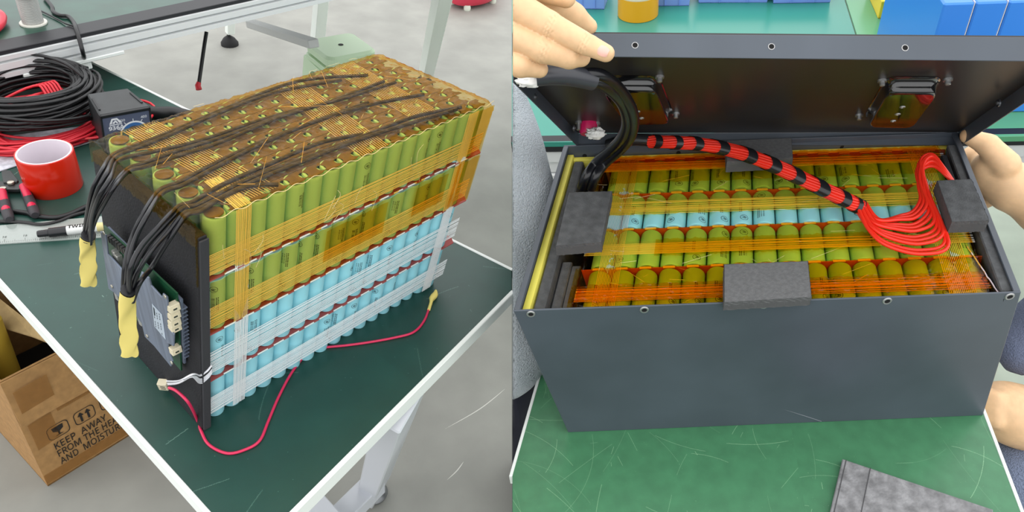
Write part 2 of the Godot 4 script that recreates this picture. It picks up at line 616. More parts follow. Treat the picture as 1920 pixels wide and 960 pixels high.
# ------------------------------------------------------------------ first place: floor, table, bench
func left_room() -> void:
	var P := LEFT_BENCH
	var fl := M.new()
	fl.slab(clip([Vector3(-2.5, -0.6, 2.5), Vector3(3.5, -0.6, 2.5), Vector3(6.5, -0.6, -7), Vector3(-2.5, -0.6, -7)], P, -1.0), Vector3(0, -0.1, 0))
	structure(P, "floor", fl, mat("grey_concrete", rgb(156, 156, 149), 0.6, 0.0, noise_tex("concrete", 0.008, 6, 0.88, 1.0, 21), 0.9, tex["pits"], 0.01))
	for s in [[Vector3(0.5387, -0.6, -0.1429), Vector3(0.7137, -0.6, -0.13)], [Vector3(0.4512, -0.6, -0.0493), Vector3(0.5058, -0.6, -0.0567)]]:
		var sm := M.new()
		var sp_ := smooth([s[0], s[0].lerp(s[1], 0.5) + Vector3(0.03, 0, 0.04) * s[0].distance_to(s[1]), s[1]], 8)
		for k in sp_.size() - 1: sm.bar(sp_[k], sp_[k + 1], 0.0022 * sin(PI * (k + 0.6) / sp_.size()), 0.0004, Vector3(1, 0, 0.3))
		var so := solo(P, "floor_scrape", sm, mat("pale_scrape", rgb(214, 213, 206), 0.8), "long pale scrape mark on the grey concrete floor beside the dark green table" if s[1].x > 0.75 else "short faint scrape mark on the concrete floor near the table foot", "scrape", s[0])
		so.set_meta("kind", "stuff")
	# work table
	var c := Vector3(-0.0586, 0, -0.3901)
	var x0 := -0.0575
	var zf := 0.164
	var e0 := Vector3(x0, 0, zf)
	var e1 := Vector3(0.4146, 0, 0.0787)
	var e2 := Vector3(0.4483, 0, 0.0489)
	var e3 := Vector3(0.3166, 0, -0.8912)
	e3 = e2 + (e3 - Vector3(0.4333, 0, -0.0609)) * 1.08 + Vector3(0.004, 0, 0.0)
	e3 = Vector3(0.4333, 0, -0.0609).lerp(Vector3(0.3166, 0, -0.8912), 1.12)
	var e4 := Vector3(x0 - 0.01, 0, -1.0)
	var t := thing(P, "work_table", "dark green topped work table with white edges under the tall battery pack", "table", Vector3(0.2, -0.6, -0.3))
	var top := M.new()
	var poly := [e0, e1, e2, e3, e4]
	top.slab(shifted(poly, Vector3(0, -0.018, 0)), Vector3(0, 0.018, 0), 0.001)
	var green := mat("dark_green_laminate", Color.WHITE, 0.38, 0.0)
	green.albedo_texture = scratched(1024, rgb(30, 66, 58), rgb(150, 175, 160), 120, 5, 0.14)
	green.uv1_triplanar = true
	green.uv1_scale = Vector3.ONE / 0.8
	part("tabletop", top, green, t)
	var white := mat("white_edge", rgb(232, 236, 232), 0.5)
	for k in 5:
		var a: Vector3 = poly[k]
		var b: Vector3 = poly[(k + 1) % 5]
		if k == 1: continue
		var out := (b - a).cross(Vector3.UP).normalized()
		var em := M.new()
		var w := 0.004 if k != 0 else 0.005
		em.slab([a - out * 0.001, b - out * 0.001, b + out * w, a + out * w], Vector3(0, -0.02, 0), 0.0008)
		var eo := part("edge_strip", em, white, t)
		eo.position += Vector3(0, 0.0012, 0)
	# legs with braces
	var lm := mat("grey_powder_coat", rgb(205, 208, 214), 0.4)
	var foot := Vector3(0.3276, -0.6, -0.1266)
	var head := Vector3(0.1822, -0.02, 0.1094)
	for k in 2:
		var o := Vector3.ZERO if k == 0 else Vector3(-0.28, 0, 0.05)
		var leg := M.new()
		leg.bar(foot + o + Vector3(0, 0.02, 0), head + o, 0.036, 0.07, Vector3(0.3, 0, 1), 0.002)
		part("leg", leg, lm, t)
		var ft := M.new()
		ft.lathe(Transform3D(Basis(), foot + o), [Vector2(0, 0), Vector2(0.026, 0), Vector2(0.028, 0.006), Vector2(0.024, 0.014), Vector2(0.012, 0.022), Vector2(0, 0.022)], 20)
		part("foot", ft, mat("dull_steel", rgb(130, 132, 134), 0.35, 0.7), t)
	var br := M.new()
	var b0 := foot.lerp(head, 0.2)
	br.bar(b0, b0 + (Vector3(0.1344, -0.5, -0.0854) - Vector3(0.3015, -0.5, -0.1082)) * 1.3, 0.04, 0.03, Vector3(0, 0, 1), 0.002)
	part("brace", br, lm, t)
	var br2 := M.new()
	br2.bar(Vector3(0.1766, -0.45, -0.1109), Vector3(0.1722, -0.45, -0.018), 0.04, 0.04, Vector3(1, 0, 0), 0.002)
	part("brace", br2, lm, t)
	# long bench behind
	var zb := -0.827
	var bt := thing(P, "long_bench", "long green bench with black edge and aluminium front rail behind the coiled cables", "bench", Vector3(0.5, -0.6, -1.2))
	var bp := M.new()
	bp.slab([Vector3(-0.4, 0.094, zb - 0.045), Vector3(1.3, 0.094, zb - 0.052), Vector3(1.3, 0.094, -1.75), Vector3(-0.4, 0.094, -1.75)], Vector3(0, 0.006, 0))
	var g2 := mat("bench_green", rgb(32, 82, 66), 0.3, 0.0, tex["mottle"], 0.5)
	part("benchtop", bp, g2, bt)
	var be := M.new()
	be.slab([Vector3(-0.4, 0.094, zb), Vector3(1.3, 0.094, zb - 0.007), Vector3(1.3, 0.094, zb - 0.053), Vector3(-0.4, 0.094, zb - 0.046)], Vector3(0, 0.0075, 0), 0.001)
	part("edge_strip", be, mat("black_edge", rgb(24, 25, 30), 0.5), bt)
	# aluminium rail: grooved section swept along the bench
	var sec := [Vector2(0, 0.056), Vector2(0.004, 0.0565), Vector2(0.004, 0.0645), Vector2(-0.004, 0.066), Vector2(-0.004, 0.0675), Vector2(0.004, 0.07), Vector2(0.004, 0.081), Vector2(-0.004, 0.0825), Vector2(-0.004, 0.084), Vector2(0.004, 0.0865), Vector2(0.004, 0.0935), Vector2(0, 0.094)]
	var rail := M.new()
	var sp := []
	for q in sec: sp.append(Vector3(-0.4, q.y, zb + 0.0 + q.x))
	sp.append(Vector3(-0.4, 0.094, zb - 0.036)); sp.append(Vector3(-0.4, 0.056, zb - 0.036))
	rail.slab(sp, Vector3(1.7, 0, -0.007))
	var alu := mat("aluminium", rgb(222, 224, 224), 0.42, 0.15)
	part("front_rail", rail, alu, bt)
	var br3 := M.new()
	br3.hexa(block(func(x, y, z): return Vector3(x, y, z), Vector3(0.235, 0.035, -0.86), Vector3(0.275, 0.057, -0.828)), 0.002)
	br3.hexa(block(func(x, y, z): return Vector3(x, y, z), Vector3(0.16, 0.05, -0.85), Vector3(0.335, 0.0565, -0.824)), 0.001)
	part("bracket", br3, white, bt)
	var up := Vector3(0.06, 1, 0.153)
	for f in [[Vector3(1.2758, -0.6, -2.1268), 0.03], [Vector3(1.321, -0.6, -1.6423), 0.04], [Vector3(1.6537, -0.6, -1.3951), 0.045]]:
		var q: Vector3 = f[0]
		var lg := M.new()
		var top_: Vector3 = q + up * 0.69
		if q.x > 1.5: top_ = Vector3(1.2688, 0.0108, -0.917)
		elif q.x < 1.2: top_ = Vector3(0.9699, -0.0158, -1.0691)
		lg.bar(q + up * 0.05, top_, f[1], f[1], Vector3(1, 0, 0.2), 0.002)
		part("leg", lg, mat("white_powder_coat", rgb(236, 242, 236), 0.45), bt)
		var ff := M.new()
		ff.lathe(Transform3D(Basis(), q), [Vector2(0, 0), Vector2(0.034, 0), Vector2(0.034, 0.01), Vector2(0.022, 0.028), Vector2(0.006, 0.04), Vector2(0.006, 0.06), Vector2(0, 0.06)], 18)
		part("foot", ff, mat("black_rubber", rgb(22, 22, 24), 0.7), bt)
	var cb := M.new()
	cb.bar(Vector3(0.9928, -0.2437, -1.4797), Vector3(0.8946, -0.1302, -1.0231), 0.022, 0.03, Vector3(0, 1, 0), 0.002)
	part("brace", cb, mat("painted_shade_powder_coat", rgb(190, 192, 190), 0.5), bt)  # greyer copy of the white coat, shade put into the colour
	# cord hanging below the bench
	var hc := thing(P, "hanging_cord", "black cord with a red tip hanging below the long bench", "cord", Vector3(0.5598, -0.1561, -1.0147))
	var hm := M.new()
	hm.tube(smooth([Vector3(0.6256, -0.0509, -1.0614), Vector3(0.6096, -0.076, -1.0507), Vector3(0.5876, -0.1111, -1.0351), Vector3(0.5657, -0.1461, -1.0195)], 4), 0.0045, 8)
	part("cord", hm, mat("black_cable", rgb(20, 20, 22), 0.45), hc)
	var ht := M.new()
	ht.tube([Vector3(0.5662, -0.1452, -1.0201), Vector3(0.5615, -0.1513, -1.0185), Vector3(0.5591, -0.1589, -1.012)], [0.005, 0.0065, 0.007], 8)
	part("tip", ht, mat("red_plastic", rgb(196, 40, 52), 0.5), hc)
	# stool
	var st := thing(P, "plastic_stool", "pale green plastic stool standing on the floor behind the battery pack", "stool", Vector3(1.4257, -0.6, -1.6108))
	var a0 := Vector3(1.0606, -0.25, -1.2994)
	var a1 := Vector3(1.221, -0.25, -1.2714)
	var a2 := Vector3(1.186, -0.25, -1.1133)
	var a3 := Vector3(1.0214, -0.25, -1.1452)
	var sx := (a1 - a0 + a2 - a3) * 0.5
	var sz := (a0 - a3 + a1 - a2) * 0.5
	var sc := (a0 + a1 + a2 + a3) * 0.25
	var sg := mat("pale_green_plastic", rgb(196, 220, 186), 0.42)
	var seat := M.new()
	var fr := frame(sc, sx, -sz)
	var rr := round_rect(sx.length(), sz.length(), 0.03, 6)
	seat.slab(lift(rr, Transform3D(fr.basis, sc + Vector3(0, -0.035, 0))), Vector3(0, 0.035, 0), 0.008)
	seat.slab(lift(round_rect(sx.length() * 1.04, sz.length() * 1.04, 0.03, 6), Transform3D(fr.basis, sc + Vector3(0, -0.06, 0))), Vector3(0, 0.024, 0), 0.003)
	part("seat", seat, sg, st)
	var hole := M.new()
	hole.lathe(Transform3D(Basis(), sc + Vector3(0, 0.0002, 0)), [Vector2(0.008, 0), Vector2(0.008, 0.0006), Vector2(0, 0.0006)], 14)
	part("drain_hole", hole, mat("dark_hole", rgb(40, 48, 40), 0.8), st)
	for s in 4:
		# a side wall with an arch cut out of it, flaring towards the floor
		var ux: Vector3 = (sx if s % 2 == 0 else sz).normalized()
		var ln: float = (sx if s % 2 == 0 else sz).length() * 1.02
		var od: Vector3 = (sz if s % 2 == 0 else sx).normalized() * (1.0 if s < 2 else -1.0)
		var dist: float = (sz if s % 2 == 0 else sx).length() * 0.5
		var w := []
		var o2: Vector3 = sc + od * dist
		var down := Vector3(0, -1, 0) + od * 0.12
		var pts := [Vector2(-ln * 0.5, 0.05), Vector2(ln * 0.5, 0.05), Vector2(ln * 0.62, 0.345), Vector2(ln * 0.44, 0.345)]
		for k in 9:
			var a := PI * k / 8.0
			pts.append(Vector2(cos(a) * ln * 0.27, 0.12 - sin(a) * 0.05))
		pts.append(Vector2(-ln * 0.44, 0.345)); pts.append(Vector2(-ln * 0.62, 0.345))
		for q in pts: w.append(o2 + ux * q.x + down * q.y)
		var wm := M.new()
		wm.slab(w, -od * 0.006, 0.0)
		part("side_wall", wm, sg, st)
	# red tub at the far end of the floor
	var tb := thing(P, "red_tub", "red plastic tub on pale feet far back on the concrete floor", "tub", Vector3(2.4409, -0.6, -1.8833))
	var tm_ := M.new()
	var tc := Vector3(2.4687, -0.6, -1.9172)
	tm_.lathe(Transform3D(Basis(Vector3(1.5, 0, 0), Vector3(0, 1, 0), Vector3(0, 0, 0.9)), tc + Vector3(0, 0.02, 0)), [Vector2(0, 0), Vector2(0.085, 0), Vector2(0.1, 0.02), Vector2(0.105, 0.05), Vector2(0.112, 0.055), Vector2(0.112, 0.062), Vector2(0.1, 0.062), Vector2(0.09, 0.02), Vector2(0, 0.015)], 24)
	part("bowl", tm_, mat("crimson_plastic", rgb(214, 60, 84), 0.4), tb)
	for k in 4:
		var fm := M.new()
		fm.lathe(Transform3D(Basis(), tc + Vector3(0.09 * (1 if k % 2 else -1), 0, 0.05 * (1 if k < 2 else -1))), [Vector2(0, 0), Vector2(0.016, 0), Vector2(0.018, 0.012), Vector2(0.014, 0.024), Vector2(0, 0.024)], 12)
		part("foot", fm, mat("pale_plastic", rgb(216, 220, 206), 0.5), tb)
	carton()

func carton() -> void:
	var P := LEFT_BENCH
	var b := Vector3(-0.0875, -0.6, -0.5599)
	var r := Vector3(0.0937, -0.6, -0.5705)
	var ux := (r - b).normalized()
	var uz := Vector3(-ux.z, 0, ux.x) * -1.0
	uz = Vector3(ux.z, 0, -ux.x)
	var W := 0.3
	var D := 0.24
	var H := 0.283
	var t := thing(P, "cardboard_box", "brown cardboard box with open flaps and printed handling marks under the green table", "box", b + ux * W * 0.5 + uz * D * 0.5)
	var card := mat("brown_cardboard", rgb(176, 134, 82), 0.8, 0.0, noise_tex("fibre", 0.03, 5, 0.84, 1.0, 31), 0.3)
	var inner := mat("pale_cardboard", rgb(196, 168, 118), 0.85, 0.0, tex["fibre"], 0.3)
	var th := 0.004
	var f := func(x: float, y: float, z: float) -> Vector3: return b + ux * x + Vector3(0, y, 0) + uz * z
	for s in [[Vector3(0, 0, 0), Vector3(W, H, th)], [Vector3(0, 0, D - th), Vector3(W, H, D)], [Vector3(0, 0, th), Vector3(th, H, D - th)], [Vector3(W - th, 0, th), Vector3(W, H, D - th)], [Vector3(0, 0, 0), Vector3(W, th, D)]]:
		var m := M.new()
		m.hexa(block(f, s[0], s[1]))
		part("panel", m, card, t)
	# flaps: the front one hangs outside, the others stand up
	var fl := M.new()
	fl.slab([f.call(-0.001, H, -0.002), f.call(W, H, -0.002), f.call(W, H - 0.1, -0.012), f.call(-0.001, H - 0.1, -0.012)], ux.cross(Vector3.UP) * 0.003)
	part("flap", fl, card, t)
	var fb := M.new()
	fb.slab([f.call(0, H, D), f.call(W, H, D), f.call(W, H + 0.07, D - 0.07), f.call(0, H + 0.07, D - 0.07)], Vector3(0, 0.003, 0.002))
	part("flap", fb, inner, t)
	var fs := M.new()
	fs.slab([f.call(W, H, 0.01), f.call(W, H, D - 0.01), f.call(W - 0.11, H + 0.012, D - 0.02), f.call(W - 0.11, H + 0.012, 0.03)], Vector3(0, 0.003, 0))
	part("flap", fs, inner, t)
	var fc := M.new()
	fc.slab([Vector3(-0.0215, -0.31, -0.8198), Vector3(-0.01, -0.31, -0.7551), Vector3(0.0166, -0.32, -0.5711), Vector3(-0.0054, -0.33, -0.6468), Vector3(-0.0343, -0.33, -0.7068), Vector3(-0.0528, -0.33, -0.7502)], Vector3(0, 0.003, 0))
	part("flap", fc, inner, t)
	# brown packing tape
	var tape := clear("brown_tape", 0.3, rgb(160, 110, 50), 0.3)
	for s in [[0.008, H - 0.075, 0.055, 0.055], [0.01, H - 0.185, 0.04, 0.07], [0.0, 0.006, 0.3, 0.028], [0.06, H - 0.122, 0.24, 0.02]]:
		var m := M.new()
		var zz := -0.0125 if s[1] > H - 0.1 else -0.001
		m.slab([f.call(s[0], s[1], zz), f.call(s[0] + s[2], s[1] + 0.004, zz), f.call(s[0] + s[2], s[1] + s[3], zz), f.call(s[0], s[1] + s[3] - 0.003, zz)], ux.cross(Vector3.UP) * 0.0003)
		part("tape", m, tape, t)
	# print on the front
	var ink := mat("black_ink", rgb(28, 24, 20), 0.8)
	var out := ux.cross(Vector3.UP)
	var fx := Transform3D(Basis(ux, Vector3.UP, out), f.call(0, 0, 0) + out * 0.0012)
	var row := 0
	for s in ["KEEP  AWAY", "FROM THE HEAT", "AND  MOISTURE"]:
		var m := M.new()
		var wd: float = [0.096, 0.122, 0.122][row]
		var tm := TextMesh.new()
		var sf := SystemFont.new()
		sf.font_names = PackedStringArray(["Droid Sans"])
		tm.font = sf
		tm.text = s
		tm.font_size = 48
		tm.pixel_size = 0.001
		tm.depth = 0.05
		var ab := tm.get_aabb()
		var k: float = wd / ab.size.x
		m.add_arrays(tm.get_mesh_arrays(), fx * Transform3D(Basis.from_scale(Vector3(k, 0.0165 / 0.034, 0.01)), Vector3(0.034 + wd * 0.5, 0.084 - row * 0.021, 0)))
		part("lettering", m, ink, t)
		row += 1
	for k in 3:
		var m := M.new()
		var cx := 0.05 + k * 0.048
		var cy := 0.118
		var o := round_rect(0.038, 0.033, 0.008, 4)
		for q in o.size():
			var p0: Vector2 = o[q]
			var p1: Vector2 = o[(q + 1) % o.size()]
			m.face([fx * Vector3(cx + p0.x, cy + p0.y, 0), fx * Vector3(cx + p1.x, cy + p1.y, 0), fx * Vector3(cx + p1.x * 0.92, cy + p1.y * 0.92, 0), fx * Vector3(cx + p0.x * 0.92, cy + p0.y * 0.92, 0)], out)
		var shapes := []
		if k == 0: shapes = [[Vector2(-0.01, 0.011), Vector2(-0.009, 0.002), Vector2(-0.002, -0.003), Vector2(-0.0012, -0.009), Vector2(-0.007, -0.011), Vector2(0.007, -0.011), Vector2(0.0012, -0.009), Vector2(0.002, -0.003), Vector2(0.009, 0.002), Vector2(0.01, 0.011)]]
		elif k == 1:
			for e in [-0.0065, 0.0065]: shapes.append([Vector2(e - 0.002, -0.012), Vector2(e + 0.002, -0.012), Vector2(e + 0.002, 0.003), Vector2(e + 0.0055, 0.003), Vector2(e, 0.012), Vector2(e - 0.0055, 0.003), Vector2(e - 0.002, 0.003)])
		else: shapes = [[Vector2(-0.012, -0.004), Vector2(-0.004, -0.004), Vector2(-0.004, 0.003), Vector2(0.004, 0.003), Vector2(0.004, 0.006), Vector2(-0.012, 0.006)]]
		for sh in shapes:
			var pp := []
			for q in sh: pp.append(fx * Vector3(cx + q.x, cy + q.y, -0.0002))
			m.slab(pp, out * 0.0003)
		part("handling_mark", m, ink, t)
	# what stands in the box
	var yt := M.new()
	yt.tube([f.call(0.03, 0.1, 0.1), f.call(0.045, 0.305, 0.13)], 0.022, 20)
	solo(P, "yellow_tube", yt, mat("dull_yellow_card", rgb(170, 140, 40), 0.6), "dull yellow tube standing inside the open cardboard box", "tube", f.call(0.03, 0.1, 0.1))
	var dk := M.new()  # plain black block filling the lower part of the box
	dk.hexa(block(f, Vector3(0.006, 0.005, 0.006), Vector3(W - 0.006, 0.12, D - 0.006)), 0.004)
	solo(P, "black_box_fill", dk, mat("black_fill", rgb(26, 26, 29), 0.95, 0.0, tex["speck"], 0.06), "black block filling the bottom of the cardboard box", "foam", f.call(0.1, 0, 0.1))

func left_bench_items() -> void:
	var P := LEFT_BENCH
	var black := mat("black_cable", rgb(20, 20, 22), 0.45)
	var red := mat("red_cable", rgb(205, 38, 52), 0.42)
	# paper under the coils
	var pm := M.new()
	var pc := [Vector3(0.0209, 0.001, -0.6362), Vector3(0.1882, 0.001, -0.6407), Vector3(0.1962, 0.001, -0.6952), Vector3(0.0544, 0.001, -0.7472)]
	pm.slab(pc, Vector3(0, 0.0012, 0))
	solo(P, "paper_sheet", pm, mat("white_paper", rgb(214, 216, 226), 0.85, 0.0, tex["mottle"], 0.1), "white paper sheets lying on the table under the wire coils", "paper", pc[1])
	# red wire coil: a loose flat helix with stray loops
	var cc := Vector3(0.1411, 0, -0.7407)
	var rm := M.new()
	var pts := []
	for k in 30 * 22:
		var turn := k / 30
		var a := TAU * (k % 30) / 30.0
		if k % 30 == 0: rng.seed = 900 + turn
		var r := 0.078 + 0.032 * fposmod(turn * 0.37, 1.0)
		var ox := 0.012 * sin(turn * 2.3)
		var oz := 0.016 * cos(turn * 1.7) + 0.012
		var y := 0.004 + 0.014 * fposmod(turn * 0.61, 1.0) + 0.002 * sin(a * 3 + turn)
		pts.append(cc + Vector3(cos(a) * r * (1.0 + 0.05 * sin(a * 2 + turn)) + ox, y, sin(a) * r * 0.8 + oz))
	rm.tube(pts, 0.0023, 6)
	for s in 5:
		var q := []
		for k in 15:
			var a := -0.7 + 0.21 * k
			q.append(cc + Vector3(0.03 + 0.012 * s + cos(a) * (0.062 + 0.006 * s), 0.004 + 0.002 * s, 0.055 + sin(a) * (0.03 + 0.008 * s)))
		rm.tube(q, 0.0023, 6)
	solo(P, "red_wire_coil", rm, red, "loose coil of red wire lying under the big black cable coil", "wire coil", cc)
	# wire filling the middle of the black coil
	var rf := M.new()
	for k in 22:
		var a0 := rng.randf_range(-0.25, 0.25)
		var o := Vector3(rng.randf_range(-0.02, 0.015), 0.03 + rng.randf_range(0, 0.018), rng.randf_range(-0.028, 0.02))
		var d := Vector3(cos(a0), 0.03, -sin(a0)) * 0.05
		var w := Vector3(0, rng.randf_range(0.0, 0.012), rng.randf_range(-0.008, 0.008))
		rf.tube(smooth([cc + o - d, cc + o + w, cc + o + d * 0.7, cc + o + d * 0.9 + Vector3(0, -0.02, 0.012)], 4), 0.0022, 6)
	for k in 6: rf.tube(smooth([cc + Vector3(0.018 + k * 0.005, 0.05, -0.045), cc + Vector3(0.022 + k * 0.005, 0.056, -0.02), cc + Vector3(0.02 + k * 0.005, 0.02, 0.02)], 4), 0.0022, 6)
	solo(P, "red_wire_hank", rf, red, "bright red wires bunched inside the opening of the black coil", "wire hank", cc + Vector3(0, 0.01, 0))
	# black coil
	var bm := M.new()
	var bc := Vector3(0.1489, 0, -0.7634)
	pts = []
	for k in 40 * 64:
		var turn := k / 40
		var a := TAU * (k % 40) / 40.0
		var u := fposmod(turn * 0.618, 1.0)
		var w := fposmod(turn * 0.414, 1.0)
		var sec := Vector2(cos(w * TAU), sin(w * TAU)) * sqrt(u)
		var r := 0.082 + 0.023 * sec.x
		var y := 0.05 + 0.025 * sec.y + 0.003 * sin(a * 2 + turn * 1.3)
		pts.append(bc + Vector3(cos(a) * (r + 0.002 * sin(a * 3 + turn)), y, sin(a) * (r + 0.002 * cos(a * 2 + turn * 2))))
	bm.tube(pts, 0.0027, 6)
	for s in 3:
		var q := []
		for k in 26:
			var a := 0.35 + s * 0.5 + 0.16 * k
			q.append(bc + Vector3(cos(a) * (0.1 + 0.004 * s) + 0.014, 0.018 + 0.012 * s + 0.02 * sin(k * 0.13), sin(a) * (0.1 + 0.003 * s) + 0.01))
		bm.tube(q, 0.0025, 6)
	bm.tube(smooth([bc + Vector3(0.035, 0.082, -0.075), bc + Vector3(0.05, 0.088, -0.03), bc + Vector3(0.065, 0.082, 0.02), bc + Vector3(0.09, 0.03, 0.06)], 6), 0.0027, 6)
	solo(P, "black_wire_coil", bm, black, "large round coil of thin black cable at the left of the soldering station", "wire coil", bc)
	# soldering station
	var y1 := 0.072
	var tf := Vector3(0.1787, 0.072, -0.5854)
	var tr := Vector3(0.2514, 0.072, -0.5683)
	var br := Vector3(0.2557, 0.072, -0.6474)
	var bl := Vector3(0.1967, 0.072, -0.6646)
	var lean := Vector3(-0.004, -y1, -0.008)
	var s := thing(P, "soldering_station", "black soldering station with blue grey front panel and round dial behind the pack", "soldering station", (tf + br) * 0.5 + Vector3(0, -y1, 0))
	var sh := M.new()
	sh.hexa([tf + lean, tr + lean, tf, tr, bl + lean, br + lean, bl, br], 0.002)
	part("housing", sh, mat("black_housing", rgb(38, 42, 44), 0.45, 0.0, tex["mottle"], 0.2), s)
	var ux := (tr - tf).normalized()
	var dn := lean.normalized()
	var out := dn.cross(ux)
	if out.z < 0: out = -out
	var fx := Transform3D(Basis(ux, -dn, out), tf + out * 0.0008)
	var wd := tf.distance_to(tr)
	var pn := M.new()
	pn.slab(lift(round_rect(wd * 0.94, 0.064, 0.002, 2), fx * Transform3D(Basis(), Vector3(wd * 0.5, -0.038, 0))), out * 0.0015, 0.0004)
	part("front_panel", pn, mat("blue_grey_panel", rgb(84, 90, 112), 0.45), s)
	var rim := M.new()
	rim.slab([fx * Vector3(0, 0, -0.001), fx * Vector3(wd, 0, -0.001), fx * Vector3(wd, -0.0055, -0.001), fx * Vector3(0, -0.0055, -0.001)], out * 0.004, 0.0008)
	for e in [0.0, wd - 0.0028]: rim.slab([fx * Vector3(e, 0, -0.001), fx * Vector3(e + 0.0028, 0, -0.001), fx * Vector3(e + 0.0028, -0.071, -0.001), fx * Vector3(e, -0.071, -0.001)], out * 0.004, 0.0006)
	part("rim", rim, mat("black_trim", rgb(20, 21, 24), 0.5), s)
	var dial := Vector3(wd * 0.63, -0.041, 0.0016)
	var rg := M.new()
	var dx := fx * Transform3D(Basis(Vector3.RIGHT, Vector3(0, 0, 1), Vector3(0, -1, 0)), dial)
	rg.lathe(dx, [Vector2(0.0212, 0), Vector2(0.0212, 0.0003), Vector2(0.0185, 0.0003), Vector2(0.0185, 0)], 32)
	var lightm := mat("white_print", rgb(226, 228, 232), 0.6)
	part("dial_ring", rg, lightm, s)
	var bd := M.new()
	bd.lathe(dx, [Vector2(0.0185, 0), Vector2(0.0185, 0.0002), Vector2(0, 0.0002)], 32)
	part("dial_face", bd, mat("blue_print", rgb(58, 104, 160), 0.5), s)
	var kn := M.new()
	kn.lathe(dx, [Vector2(0.0125, 0), Vector2(0.0125, 0.002), Vector2(0.0105, 0.004), Vector2(0.0095, 0.014), Vector2(0.0085, 0.015), Vector2(0, 0.015)], 28)
	part("knob", kn, mat("black_knob", rgb(30, 30, 34), 0.4), s)
	var tk := M.new()
	for k in 7:
		var a := PI * (1.04 - 0.18 * k)
		var d := Vector3(cos(a), sin(a), 0)
		tk.bar(fx * (dial + d * 0.0215), fx * (dial + d * 0.0255), 0.0009, 0.0004, ux)
		if k in [0, 2, 4, 5]: tk.text(["200", "", "300", "", "400", "450", ""][k], 0.0042, fx * Transform3D(Basis(), dial + d * 0.0305), 0.0003)
	part("dial_scale", tk, lightm, s)
	var lg := M.new()
	var lp := func(x: float, y: float) -> Vector3: return fx * Vector3(0.012 + x, -0.009 - y, 0.0016)
	lg.slab([lp.call(0.004, 0), lp.call(0.012, 0), lp.call(0.0185, 0.0095), lp.call(0.0145, 0.0095), lp.call(0.0112, 0.003), lp.call(0.0055, 0.003), lp.call(0.0035, 0.0095), lp.call(0, 0.0095)], out * 0.0002)
	lg.slab([lp.call(0.0055, 0.0065), lp.call(0.0085, 0.0042), lp.call(0.0105, 0.0042), lp.call(0.013, 0.0095), lp.call(0.0105, 0.0095), lp.call(0.009, 0.0065), lp.call(0.0075, 0.0095), lp.call(0.0045, 0.0095)], out * 0.0002)
	lg.slab([lp.call(0.0, 0.0108), lp.call(0.0185, 0.0108), lp.call(0.0185, 0.0122), lp.call(0.0, 0.0122)], out * 0.0002)
	part("emblem", lg, lightm, s)
	var tx := M.new()
	tx.text("936A", 0.0075, fx * Transform3D(Basis(), Vector3(0.0215, -0.0265, 0.0016)), 0.0003, true)
	part("lettering", tx, lightm, s)
	var ld := M.new()
	ld.ball(fx * Vector3(0.02, -0.038, 0.0016), Vector3.ONE * 0.0018, 8)
	part("indicator", ld, mat("dark_red_lens", rgb(120, 26, 34), 0.3), s)
	for e in [0.06, 0.93]:
		var vm := M.new()
		var a := tf.lerp(bl, 0.2).lerp(tr.lerp(br, 0.2), e) + Vector3(0, 0.001, 0)
		var b := tf.lerp(bl, 0.75).lerp(tr.lerp(br, 0.75), e) + Vector3(0, 0.001, 0)
		vm.bar(a, b, 0.003, 0.0012, Vector3(1, 0, 0))
		part("vent", vm, mat("black_trim", rgb(20, 21, 24), 0.5), s)
	# cord from the bench down to the station
	var cm := M.new()
	cm.tube(smooth([Vector3(0.2915, 0.105, -1.026), Vector3(0.2825, 0.105, -0.9711), Vector3(0.2746, 0.104, -0.9469), Vector3(0.2766, 0.104, -0.9233), Vector3(0.2853, 0.104, -0.9111), Vector3(0.2807, 0.104, -0.8798), Vector3(0.2697, 0.105, -0.8447), Vector3(0.26, 0.0947, -0.815), Vector3(0.2599, 0.0681, -0.815), Vector3(0.2961, 0.004, -0.9191), Vector3(0.3062, -0.0132, -0.9257), Vector3(0.3147, -0.0271, -0.9177), Vector3(0.31, -0.0316, -0.8973), Vector3(0.2993, -0.0322, -0.8689)], 5), 0.0036, 8)
	cm.tube(smooth([Vector3(0.2547, 0.103, -0.9891), Vector3(0.2613, 0.103, -0.9557), Vector3(0.2668, 0.103, -0.9078), Vector3(0.2682, 0.104, -0.879), Vector3(0.2738, 0.105, -0.8599)], 5), 0.0016, 6)
	solo(P, "supply_cable", cm, black, "black supply cable running off the long bench down to the soldering station", "cable", Vector3(0.2697, 0.105, -0.8447))
	# thick cable lying behind the station
	var km := M.new()
	km.tube(smooth([Vector3(0.2231, 0.012, -0.82), Vector3(0.2438, 0.012, -0.7937), Vector3(0.2697, 0.012, -0.7008), Vector3(0.2936, 0.012, -0.6544), Vector3(0.3202, 0.012, -0.6314), Vector3(0.3418, 0.012, -0.5821)], 6), 0.011, 10)
	solo(P, "thick_cable", km, black, "thick black cable lying on the green table behind the soldering station", "cable", Vector3(0.303, 0, -0.6765))
	# solder spool on the bench
	var so := Vector3(0.2286, 0.1, -0.9211)
	var sp := thing(P, "solder_spool", "spool of silvery solder wire standing on the long green bench", "spool", so)
	var fm := M.new()
	var sx := Transform3D(Basis(), so)
	for y in [0.0, 0.052]: fm.lathe(sx, [Vector2(0, y), Vector2(0.022, y), Vector2(0.0225, y + 0.0015), Vector2(0.022, y + 0.003), Vector2(0.006, y + 0.003)], 28)
	fm.lathe(sx, [Vector2(0.0062, 0.0), Vector2(0.0062, 0.055), Vector2(0.0045, 0.055), Vector2(0.0045, 0.0)], 16)
	part("reel", fm, mat("ivory_plastic", rgb(216, 214, 204), 0.4), sp)
	var wm := M.new()
	pts = []
